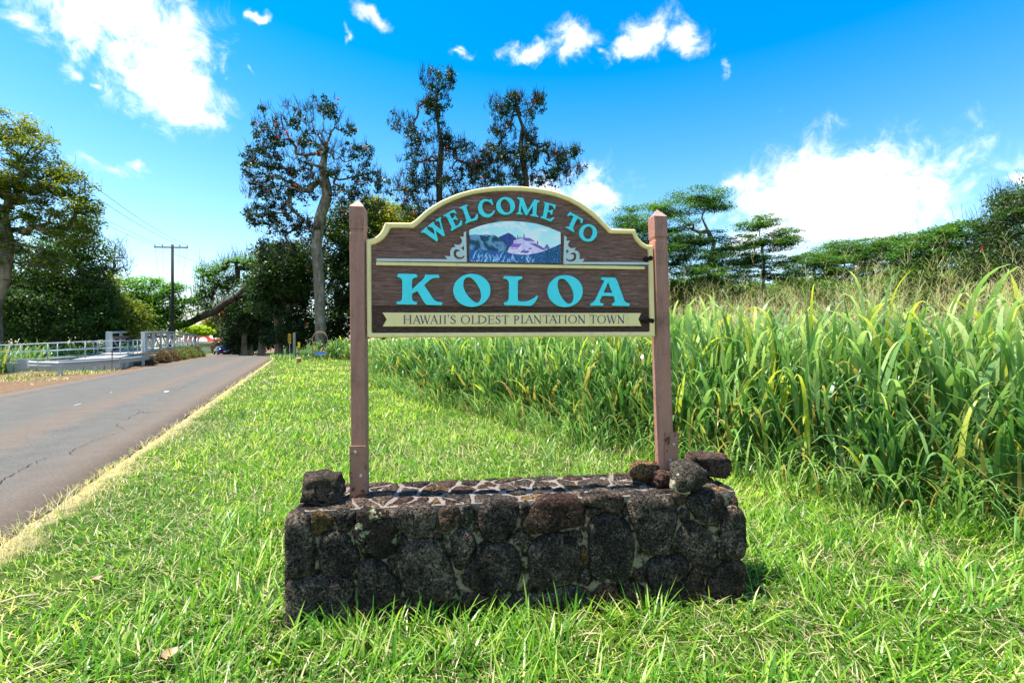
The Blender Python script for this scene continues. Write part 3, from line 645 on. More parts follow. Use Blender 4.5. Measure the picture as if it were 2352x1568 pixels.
# ---------------------------------------------------------------- the lava rock base
WA = math.atan2(.37, 2.746); WO = Vector((-1.256, 2.51, 0)); W_ax = Vector((math.cos(WA), math.sin(WA), 0)); W_n = Vector((math.sin(WA), -math.cos(WA), 0))
def on_wall(X, Y):
    r = Vector(((X-2048)/F4, 1, (1365.5-Y)/F4)); o = Vector((0, 0, EYE)); t = (WO-o).dot(W_n)/r.dot(W_n); w = o+r*t-WO
    return (w.dot(W_ax), w.z)
def stone_mat(name, c0, c1, c2, lich=.0, red=.0):
    M = Mat(name, .95, .12); g = M.pos()
    n = M.noise(9, 6, .7, g); n2 = M.noise(55, 6, .75, g); v1 = M.voro(62, g); v2 = M.voro(150, g)
    pore = M.math('MINIMUM', M.step(v1, .18, .46), M.math('ADD', M.step(v2, .15, .5), .15)); pore = M.math('MAXIMUM', pore, M.math('MULTIPLY', M.step(M.noise(17, 3, .6, g), .45, .62), .8))
    c = M.ramp(M.math('ADD', M.math('MULTIPLY', n2, .6), M.math('MULTIPLY', n, .4)), [(.40, c0), (.52, c1), (.64, c2)])
    oi = M.rand(); rr = M.n('ShaderNodeTexWhiteNoise'); rr.noise_dimensions = '1D'; M.l(oi, rr.inputs['W']); c = M.mix(M.step(rr.outputs[0], .6, .0), c, M.mix(1.0, c, (1.7, 1.6, 1.5), 'MULTIPLY'))
    warm = M.math('MULTIPLY', M.step(rr.outputs[0], .55, 1.0), M.step(n, .35, .6))
    c = M.mix(M.math('MULTIPLY', warm, .55), c, (.17, .085, .045))
    c = M.mix(M.math('MULTIPLY', M.step(M.noise(5, 4, .6, g), .56, .68), .35), c, (.035, .04, .02))
    sp = M.step(M.noise(130, 3, .6, g), .70, .76); c = M.mix(M.math('MULTIPLY', sp, .5), c, (.38, .34, .27))
    lg = M.math('MULTIPLY', M.step(M.noise(48, 5, .7, g), .58, .63), M.step(M.noise(3.3, 3, .5, g), .48, .62)); c = M.mix(M.math('MULTIPLY', lg, .75), c, (.36, .36, .23))
    if lich:
        lm = M.math('MULTIPLY', M.step(M.noise(22, 5, .6, g), .52, .56), M.step(M.noise(6, 2, .5, g), .42, .5)); c = M.mix(M.math('MULTIPLY', lm, lich), c, (.45, .46, .27))
    c = M.mix(M.math('SUBTRACT', 1.0, pore), c, (.004, .003, .003))
    M.col(c); M.bump(M.math('ADD', M.math('MULTIPLY', pore, .55), M.math('ADD', M.math('MULTIPLY', n2, 1.1), M.math('MULTIPLY', n, .8))), .028, 1.0); return M.m
LAVA = stone_mat('lava_stone', (.009,.008,.007), (.066,.054,.046), (.30,.235,.185))
LAVA_RED = stone_mat('reddish_lava_stone', (.020,.011,.009), (.085,.048,.036), (.24,.14,.10))
LAVA_TAN = stone_mat('tan_lava_stone', (.06,.035,.014), (.17,.10,.042), (.32,.21,.10))
LAVA_LICH = stone_mat('lichened_lava_stone', (.012,.012,.010), (.038,.032,.026), (.10,.085,.065), lich=.95)
LAVA_TOP = stone_mat('worn_lava_stone', (.03,.023,.018), (.105,.078,.060), (.27,.21,.16))
def mortar():
    M = Mat('mortar', .95, .1); g = M.pos(); n = M.noise(14, 6, .7, g); n2 = M.noise(90, 5, .7, g); z = M.n('ShaderNodeSeparateXYZ'); M.l(g, z.inputs[0])
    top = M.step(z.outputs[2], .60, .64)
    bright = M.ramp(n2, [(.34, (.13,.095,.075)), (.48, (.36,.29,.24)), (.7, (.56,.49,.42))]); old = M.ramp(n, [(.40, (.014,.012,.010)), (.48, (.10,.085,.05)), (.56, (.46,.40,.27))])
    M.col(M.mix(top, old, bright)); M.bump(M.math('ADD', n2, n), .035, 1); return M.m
MORTAR = mortar()

def blob_stone(poly, bulge, back, frame, seed, rough=1.0, N=44, grow=1.012):
    """rounded stone from its outline; frame(a, b, out) -> local point"""
    gx = sum(p[0] for p in poly)/len(poly); gy = sum(p[1] for p in poly)/len(poly)
    if grow: poly = [(gx+(a-gx)*grow, gy+(b-gy)*grow) for a, b in poly]
    pts = chaikin(poly, 1); n = len(pts); ar = 0
    L_ = [math.dist(pts[i], pts[(i+1) % n]) for i in range(n)]; tot = sum(L_); out = []; k = 0; acc = 0
    for q in range(N):
        t = tot*q/N
        while acc+L_[k] < t: acc += L_[k]; k += 1
        f = (t-acc)/max(L_[k], 1e-9); a, b = pts[k], pts[(k+1) % n]; out.append((a[0]+(b[0]-a[0])*f, a[1]+(b[1]-a[1])*f))
    cx = sum(p[0] for p in out)/N; cy = sum(p[1] for p in out)/N
    size = math.sqrt(sum((p[0]-cx)**2+(p[1]-cy)**2 for p in out)/N)
    prof = [(1.0, -back), (1.0, -back*.35), (1.005, .0), (.985, .30), (.94, .58), (.87, .78), (.76, .90), (.62, .97), (.46, 1.0), (.28, 1.01), (.12, 1.0)]
    vs = []; fs = []
    for i, (sc, o) in enumerate(prof):
        for (x, y) in out:
            X_ = cx+(x-cx)*sc; Y_ = cy+(y-cy)*sc; z = o if i < 2 else o*bulge
            c = Vector((X_*1.0, Y_*1.0, seed*3.7))
            big = noise.noise(c*9)*.010+noise.noise(c*22)*.006; fine = noise.noise(c*55+Vector((0,0,i)))*.0035+noise.noise(c*110)*.002
            if i >= 2: z += (big*(.4+.6*min(1, (1-sc)*5))+fine*1.3)*rough*min(1, size/.06)
            e = (noise.noise(Vector((x*35, y*35, seed)))*.004)*rough
            vs.append(frame(X_+(X_-cx)/max(size, .01)*e*.5, Y_+(Y_-cy)/max(size, .01)*e*.5, z))
    for i in range(len(prof)-1):
        for k in range(N):
            a = i*N+k; b = i*N+(k+1) % N; fs.append((a, b, b+N, a+N))
    vs.append(frame(cx, cy, bulge+noise.noise(Vector((cx*9, cy*9, seed*3.7)))*.01)); t = len(vs)-1; j = (len(prof)-1)*N
    for k in range(N): fs.append((j+k, j+(k+1) % N, t))
    return vs, fs

def voronoi_cells(x0, x1, y0, y1, dx, dy, seed, jit=.42):
    r = random.Random(seed); S = []; ny = max(1, round((y1-y0)/dy)); nx = max(1, round((x1-x0)/dx))
    for j in range(ny):
        for i in range(nx): S.append((x0+(i+.5+r.uniform(-jit, jit)+(.5 if j % 2 else 0)*.6)*(x1-x0)/nx, y0+(j+.5+r.uniform(-jit, jit))*(y1-y0)/ny))
    S = [s for s in S if r.random() > .06]; cells = []
    for i, s in enumerate(S):
        poly = [(x0,y0),(x1,y0),(x1,y1),(x0,y1)]
        for k, q in enumerate(S):
            if k == i or abs(q[0]-s[0]) > 3*dx or abs(q[1]-s[1]) > 3*dy: continue
            mx, my = (s[0]+q[0])/2, (s[1]+q[1])/2; nx_, ny_ = q[0]-s[0], q[1]-s[1]; new = []
            for a in range(len(poly)):
                A, B = poly[a], poly[(a+1) % len(poly)]; da = (A[0]-mx)*nx_+(A[1]-my)*ny_; db = (B[0]-mx)*nx_+(B[1]-my)*ny_
                if da <= 0: new.append(A)
                if da*db < 0: t = da/(da-db); new.append((A[0]+(B[0]-A[0])*t, A[1]+(B[1]-A[1])*t))
            poly = new
            if len(poly) < 3: break
        if len(poly) >= 3: cells.append(poly)
    return cells
def inset(poly, g):
    cx = sum(p[0] for p in poly)/len(poly); cy = sum(p[1] for p in poly)/len(poly); o = []
    for x, y in poly:
        d = math.hypot(x-cx, y-cy); k = max(.35, 1-g*1.35/max(d, 1e-6)); o.append((cx+(x-cx)*k, cy+(y-cy)*k))
    return o
def subdiv(poly):
    o = []
    for i, a in enumerate(poly):
        b = poly[(i+1) % len(poly)]; o += [a, ((a[0]*2+b[0])/3, (a[1]*2+b[1])/3), ((a[0]+2*b[0])/3, (a[1]+2*b[1])/3)]
    return o

def build_wall():
    R = empty('lava_rock_base', WO, WA, label='long low base of dark lava rocks set in pale mortar under the welcome sign', cat='stone base')
    LEN, TH, HT = 2.735, .50, .65
    # mortar core, slightly uneven, with a pale cap
    def core():
        vs = []; fs = []
        def sheet(fn, na, nb, amp, seed):
            b0 = len(vs)
            for i in range(na+1):
                for j in range(nb+1):
                    x, y, z, n = fn(i/na, j/nb); e = min(1, i/2, j/2, (na-i)/2, (nb-j)/2)
                    k = (noise.noise(Vector((x*14, y*14, z*14+seed)))+.5*noise.noise(Vector((x*40, y*40, z*40+seed))))*amp*e
                    vs.append((x+n[0]*k, y+n[1]*k, z+n[2]*k))
            for i in range(na):
                for j in range(nb): a = b0+i*(nb+1)+j; fs.append((a, a+nb+1, a+nb+2, a+1))
        i0 = .03
        sheet(lambda u, v: (i0+u*(LEN-2*i0), .030, -.05+v*(HT+.05-.006), (0,-1,0)), 120, 30, .014, 1)
        sheet(lambda u, v: (i0+u*(LEN-2*i0), TH-.02-v*(TH-.056), HT-.006, (0,0,1)), 150, 30, .007, 2)
        sheet(lambda u, v: (LEN-i0-u*(LEN-2*i0), TH-.02, -.05+v*(HT+.05-.006), (0,1,0)), 90, 24, .014, 3)
        sheet(lambda u, v: (i0, TH-.02-u*(TH-.042), -.05+v*(HT+.05-.006), (-1,0,0)), 20, 24, .01, 4)
        sheet(lambda u, v: (LEN-i0, .022+u*(TH-.042), -.05+v*(HT+.05-.006), (1,0,0)), 20, 24, .01, 5)
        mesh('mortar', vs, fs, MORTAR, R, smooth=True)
    core()
    A = lambda pts: [on_wall(*q4(x, y, 1120, 1980, 1.3714)) for x, y in pts]
    B = lambda pts: [on_wall(*q4(x, y, 2050, 1940, 1.3714)) for x, y in pts]
    FS = [
     (A, [(20,110),(90,100),(150,110),(165,180),(188,230),(185,400),(180,450),(100,462),(30,455),(18,300)], .045, LAVA),
     (A, [(165,105),(210,95),(270,120),(290,160),(275,190),(235,205),(210,235),(185,230),(165,165)], .03, LAVA_TAN),
     (A, [(275,92),(405,92),(412,120),(408,160),(370,218),(340,205),(300,160)], .035, LAVA),
     (A, [(420,88),(480,82),(590,90),(600,110),(640,200),(640,250),(620,320),(575,360),(530,350),(480,315),(430,310),(390,260),(385,220),(410,170)], .05, LAVA_LICH),
     (A, [(600,85),(700,70),(800,60),(860,80),(862,160),(835,220),(780,240),(710,250),(680,215),(620,165),(600,120)], .05, LAVA),
     (A, [(205,270),(250,205),(320,195),(370,230),(430,320),(435,365),(390,455),(320,460),(255,450),(205,400)], .045, LAVA),
     (A, [(25,470),(110,465),(200,450),(300,455),(390,460),(405,520),(395,640),(390,760),(200,775),(40,775),(22,660)], .06, LAVA),
     (A, [(420,420),(440,370),(490,350),(560,365),(600,420),(650,480),(670,545),(620,610),(520,650),(440,700),(412,660),(425,520)], .05, LAVA),
     (A, [(640,300),(700,262),(770,250),(830,240),(890,265),(950,410),(970,540),(940,580),(850,590),(760,600),(700,560),(650,460),(638,400)], .055, LAVA),
     (A, [(650,225),(670,212),(705,255),(685,285),(645,290)], .03, LAVA),
     (A, [(875,75),(950,55),(990,80),(990,140),(960,190),(900,215),(870,190),(868,130)], .04, LAVA),
     (A, [(1000,65),(1050,50),(1065,90),(1062,150),(1030,175),(975,180),(995,130)], .035, LAVA),
     (A, [(1090,55),(1200,40),(1310,35),(1312,100),(1290,200),(1240,240),(1180,265),(1110,250),(1090,170)], .05, LAVA),
     (A, [(930,235),(990,185),(1040,200),(1080,250),(1065,310),(1015,400),(985,425),(950,395),(940,300)], .05, LAVA),
     (A, [(1000,500),(1005,440),(1070,320),(1110,265),(1180,270),(1250,262),(1300,300),(1335,400),(1310,490),(1270,530),(1190,552),(1110,540),(1040,515)], .055, LAVA),
     (A, [(1000,550),(1100,545),(1190,570),(1200,620),(1190,700),(1060,700),(1000,640)], .04, LAVA),
     (A, [(1215,600),(1290,545),(1344,530),(1400,600),(1395,700),(1300,720),(1215,695)], .045, LAVA),
     (A, [(740,640),(800,600),(900,590),(930,640),(900,710),(760,730)], .035, LAVA),
     (A, [(620,600),(680,560),(735,620),(720,650),(650,650)], .03, LAVA),
     (A, [(440,700),(520,655),(620,620),(660,660),(740,660),(750,730),(640,760),(450,765)], .035, LAVA),
     (A, [(580,365),(620,345),(635,400),(620,430),(590,400)], .025, LAVA), (A, [(910,600),(960,580),(1000,610),(990,650),(930,660)], .025, LAVA),
     (A, [(1068,150),(1090,160),(1092,205),(1062,205)], .02, LAVA), (A, [(835,215),(880,215),(882,240),(838,242)], .02, LAVA_TOP),
     (A, [(545,85),(590,88),(598,120),(560,140),(530,115)], .02, LAVA_TAN),
     (B, [(45,225),(60,180),(130,90),(200,70),(370,65),(395,130),(410,200),(370,235),(260,245),(190,265),(110,278),(60,260)], .055, LAVA_RED),
     (B, [(40,110),(95,92),(100,160),(60,195),(35,180)], .03, LAVA), (B, [(5,290),(40,240),(80,280),(100,320),(75,360),(30,345),(5,320)], .035, LAVA),
     (B, [(90,330),(180,275),(260,260),(300,280),(375,330),(378,440),(360,540),(270,545),(180,585),(110,560),(90,460)], .055, LAVA),
     (B, [(385,70),(500,55),(600,50),(625,90),(600,160),(560,165),(480,125),(410,120)], .045, LAVA), (B, [(410,130),(470,125),(500,150),(440,185),(415,180)], .03, LAVA),
     (B, [(420,200),(500,155),(560,160),(640,200),(670,280),(680,380),(655,480),(640,540),(590,550),(520,510),(450,540),(430,470),(425,330)], .055, LAVA),
     (B, [(635,80),(720,55),(850,62),(890,90),(915,180),(890,300),(860,380),(800,395),(740,390),(700,330),(690,260),(650,200)], .06, LAVA),
     (B, [(610,130),(632,120),(632,180),(602,182)], .025, LAVA), (B, [(955,70),(1050,35),(1160,45),(1172,120),(1150,200),(1110,240),(1030,200),(960,120)], .055, LAVA),
     (B, [(880,50),(950,45),(960,90),(930,120),(900,100)], .03, LAVA_TOP), (B, [(925,150),(950,125),(990,170),(950,220),(925,200)], .03, LAVA),
     (B, [(905,290),(930,230),(985,195),(1040,220),(1120,300),(1135,400),(1100,500),(1070,515),(1030,440),(985,400),(910,350)], .055, LAVA),
     (B, [(1180,120),(1230,112),(1285,150),(1290,300),(1285,410),(1230,415),(1180,400),(1155,330),(1152,220)], .05, LAVA),
     (B, [(735,450),(770,405),(850,392),(950,388),(980,430),(970,490),(900,550),(850,590),(790,608),(750,550)], .055, LAVA),
     (B, [(865,600),(910,550),(980,500),(1000,450),(1030,450),(1065,540),(1060,620),(980,680),(880,680)], .04, LAVA),
     (B, [(1080,530),(1130,470),(1180,420),(1270,420),(1292,470),(1290,600),(1250,650),(1130,650),(1085,610)], .045, LAVA),
     (B, [(135,650),(220,580),(300,555),(400,570),(440,610),(430,700),(380,745),(200,745)], .05, LAVA), (B, [(445,600),(480,560),(560,545),(590,590),(585,680),(540,720),(450,710)], .04, LAVA_RED),
     (B, [(600,580),(660,545),(720,555),(745,590),(730,680),(640,700),(595,690)], .045, LAVA), (B, [(745,640),(800,610),(835,620),(840,670),(780,690)], .03, LAVA),
     (B, [(370,500),(400,455),(430,490),(435,560),(380,560)], .03, LAVA), (B, [(375,350),(400,330),(425,380),(420,440),(385,440)], .025, LAVA_TAN),
     (B, [(670,480),(720,450),(740,480),(735,540),(690,530)], .03, LAVA), (B, [(975,400),(1005,410),(1010,440),(985,440)], .02, LAVA), (B, [(1130,320),(1160,320),(1170,390),(1140,420),(1130,380)], .03, LAVA),
     (B, [(275,270),(380,250),(397,300),(380,322),(312,290)], .03, LAVA)]
    k = 0
    for fn, poly, bu, mt in FS:
        p2 = fn(poly); k += 1
        if sum(p2[i][0]*p2[(i+1) % len(p2)][1]-p2[(i+1) % len(p2)][0]*p2[i][1] for i in range(len(p2))) < 0: p2 = p2[::-1]
        p2 = [(a, max(b, -.06)) for a, b in p2]
        v, f = blob_stone(p2, bu*.62, .06, lambda a, b, o: (a, .022-o, b), k)
        mesh('stone', v, f, mt, R, smooth=True)
    # top
    def topface(a, b, o): return (a, .0+b, HT-.012+o)
    mats = [LAVA_TOP]*9+[LAVA]*5+[LAVA_RED, LAVA_TAN]; r = random.Random(8)
    T = voronoi_cells(.02, LEN-.02, .040, TH, .175, .10, 21, .62)
    for q, c in enumerate(T):
        cx = sum(p[0] for p in c)/len(c)
        c = inset(subdiv(c), r.choice([.003,.006,.010,.014,.018])); k += 1
        xs = [p[0] for p in c]; ys = [p[1] for p in c]
        if (max(xs)-min(xs)) < .03 or (max(ys)-min(ys)) < .02: continue
        v, f = blob_stone(c, r.uniform(.010, .024), .02, topface, k, N=32, rough=.9); mesh('stone', v, f, r.choice(mats), R, smooth=True)
    # the two ends and the back
    for x0, x1, fr in ((0, TH, lambda a, b, o: (.03-o, TH-a, b)), (0, TH, lambda a, b, o: (LEN-.03+o, a, b)), (0, LEN, lambda a, b, o: (LEN-a, TH-.02+o, b))):
        for c in voronoi_cells(x0+.01, x1-.01, -.05, HT-.02, .22, .2, int(x1*10)+k):
            k += 1; v, f = blob_stone(inset(subdiv(c), .008), r.uniform(.02, .045), .03, fr, k, N=28); mesh('stone', v, f, r.choice([LAVA, LAVA, LAVA_TOP]), R, smooth=True)
build_wall()

# loose rocks lying on top
def rock(name, X, Y, d, size, seed, mt, label, rz=0, boxy=.5, cut=None, z0=.66):
    """rock whose middle is seen at the 2352-wide point (X, .) at distance d"""
    bm = __import__('bmesh').new(); __import__('bmesh').ops.create_icosphere(bm, subdivisions=4, radius=1)
    for v in bm.verts:
        c = v.co.copy(); m = max(abs(c.x), abs(c.y), abs(c.z)); c = c.lerp(c/m*.84, boxy)
        q = Vector((seed*5, 0, 0))
        c *= 1+noise.noise(c*1.1+q)*.28+noise.noise(c*2.6+q)*.13+noise.noise(c*7+q)*.05+noise.noise(c*16+q)*.035
        v.co = Vector((c.x*size[0]/2, c.y*size[1]/2, c.z*size[2]/2))
    zmin = min(v.co.z for v in bm.verts)
    me = bpy.data.meshes.new(name); bm.to_mesh(me); bm.free(); me.polygons.foreach_set('use_smooth', np.ones(len(me.polygons), bool)); me.materials.append(mt)
    w = P(X, 784, d); o = bpy.data.objects.new(name, me); COL.objects.link(o); o.location = (w.x, w.y, z0-zmin); o.rotation_euler = (0, 0, rz)
    return tag(o, label, 'rock', 'loose rocks on the lava rock base')
rock('loose_rock', 744, 0, 2.72, (.245,.22,.165), 1.3, LAVA_TOP, 'blocky dark lava rock at the left end of the base beside the left post', .15, .8, z0=.655)
rock('loose_rock', 1483, 0, 3.08, (.24,.17,.135), 2.1, LAVA_TAN, 'long tan brown rock on the base just left of the right post', .1, .3, z0=.65)
rock('loose_rock', 1520, 0, 2.98, (.135,.13,.11), 3.4, LAVA_RED, 'small reddish rock between the tan rock and the grey round rock', .5, .3, z0=.65)
GR = stone_mat('grey_lava_stone', (.016,.015,.012), (.055,.050,.040), (.14,.125,.10))
gr = rock('loose_rock', 1577, 0, 2.90, (.235,.2,.185), 4.7, GR, 'rounded grey rock with a patch of pale mortar in front of the right post', .2, .35, z0=.652)
rock('loose_rock', 1625, 0, 3.20, (.31,.20,.165), 5.2, LAVA, 'layered dark slab of lava rock behind the right post', -.15, .6, z0=.65)
# mortar still clinging to the grey rock
v, f = blob_stone([(-.12,-.075),(-.07,-.092),(-.01,-.086),(-.03,-.06),(-.058,-.03),(-.055,.015),(-.075,.05),(-.10,.02),(-.12,-.02)], .010, .03, lambda a, b, o: (a, -.075-o+abs(a)*.35, b), 77, N=30)
PALE = Mat('pale_old_mortar', .9); _p = PALE.noise(30, 5, .7, PALE.pos()); PALE.col(PALE.ramp(_p, [(.35,(.16,.13,.09)),(.55,(.42,.36,.24))])); PALE.bump(_p, .02); PALE = PALE.m
mesh('mortar_patch', v, f, PALE, gr, smooth=True)
# ---------------------------------------------------------------- things along the road
GALV = paint_mat('galvanised_steel', (.47,.49,.50), .42, .25, .001, (.30,.31,.32), 6); GALV.node_tree.nodes['Principled BSDF'].inputs['Metallic'].default_value = .25
BLUEG = paint_mat('blue_grey_painted_steel', (.36,.43,.47), .5, .2, .001, (.2,.26,.3), 6)
BRGREY = paint_mat('bridge_grey_paint', (.47,.50,.51), .6, .35, .002, (.28,.29,.28), 3)
CONC = Mat('stained_concrete', .9, .2); _n = CONC.noise(1.2, 6, .65, CONC.pos(), (1,1,.35)); _n2 = CONC.noise(30, 4, .6, CONC.pos())
CONC.col(CONC.mix(CONC.math('MULTIPLY', CONC.step(_n, .52, .68), .75), CONC.ramp(_n2, [(.3,(.42,.39,.33)),(.7,(.58,.55,.48))]), (.20,.17,.125))); CONC.bump(_n2, .006); CONC = CONC.m
DARK = Mat('dark_steel', .5).col((.04,.04,.045)).m
def tz(x, y, dz=0): return Vector((x, y, H(x, y)+dz))

def guardrail():
    R = empty('guardrail', tz(*xy(9, 34)), label='galvanised steel guardrail with blunt flared end along the far side of the road', cat='guardrail')
    inv = -R.location
    pts = [(11.35,29.75,0),(10.6,28.9,0),(9.75,28.6,1),(9.15,30.9,1),(8.8,34.2,1),(8.75,37.6,1),(8.95,41.3,1),(9.0,45,1),(9.05,48.7,1),(9.1,52.4,1),(9.1,56,1)]
    W = [(0.0,.0),(0.0,.03),(.045,.075),(.045,.105),(.0,.15),(.0,.17),(.045,.215),(.045,.245),(0,.29),(0,.32)]   # W profile (out, up)
    line = []
    ctrl = [Vector((*xy(p, s), 0)) for p, s, _ in pts]
    for i in range(len(ctrl)-1):
        for t in range(6):
            u = t/6; a = ctrl[max(i-1, 0)]; b = ctrl[i]; c = ctrl[i+1]; d = ctrl[min(i+2, len(ctrl)-1)]
            line.append(.5*((2*b)+(-a+c)*u+(2*a-5*b+4*c-d)*u*u+(-a+3*b-3*c+d)*u**3))
    line.append(ctrl[-1])
    vs = []; fs = []; n = len(W)
    for i, p in enumerate(line):
        d = (line[min(i+1, len(line)-1)]-line[max(i-1, 0)]).normalized(); side = Vector((d.y, -d.x, 0)); zz = H(p.x, p.y)+.37
        for th in (0, .006):
            for o, h in W: vs.append(Vector((p.x, p.y, zz+h))+side*(o+th)+inv)
    for i in range(len(line)-1):
        for k in range(n-1):
            a = i*2*n+k; b = a+2*n; fs += [(a, b, b+1, a+1), (a+n, a+n+1, b+n+1, b+n)]
        for k in (0, n-1): a = i*2*n+k; b = a+2*n; fs.append((a, a+n, b+n, b))
    mesh('rail', vs, fs, GALV, R)
    # flared end piece
    a, b = line[0], line[4]; d = (a-b).normalized(); side = Vector((-d.y, d.x, 0)); e = []
    for t, hh, oo in ((1.0,.34,.02),(.55,.36,.05),(.15,.42,.10),(-.18,.46,.06),(-.22,.44,-.12)):
        c = b+(a-b)*t+inv; zc = H(a.x, a.y)+.53
        for h_ in (-1, 1): e.append((c.x-side.x*oo+d.x*(.25 if t < 0 else 0), c.y-side.y*oo+d.y*(.25 if t < 0 else 0), zc+h_*hh/2))
    ends = MB(); c0 = a+inv; zc = H(a.x, a.y)+.53
    prof = [(0,.335,.0),(.18,.40,.0),(.36,.45,.03),(.42,.46,.10),(.40,.44,.22),(.33,.42,.30)]
    vs = []; fs = []
    for t, hh, o in prof:
        for th in (0, .012):
            for h_ in (-1, 1): vs.append((c0.x+d.x*t-side.x*(-.03+o+th)*-1, c0.y+d.y*t-side.y*(-.03+o+th)*-1, zc+h_*hh/2))
    for i in range(len(prof)-1):
        q = i*4; fs += [(q, q+1, q+5, q+4), (q+2, q+6, q+7, q+3), (q, q+4, q+6, q+2), (q+1, q+3, q+7, q+5)]
    q = (len(prof)-1)*4; fs += [(q, q+1, q+3, q+2), (0, 2, 3, 1)]
    mesh('end_piece', vs, fs, GALV, R)
    for i, (p, s, on) in enumerate(pts):
        if not on: continue
        x, y = xy(p+.09, s); m = MB(); z = H(x, y)-.2; ang = math.atan2(UY, UX)
        m.box(Vector((x, y, z+.43))+inv, (.10, .15, .86), ang); m.build('post', GALV, R, bevel=.006)
guardrail()

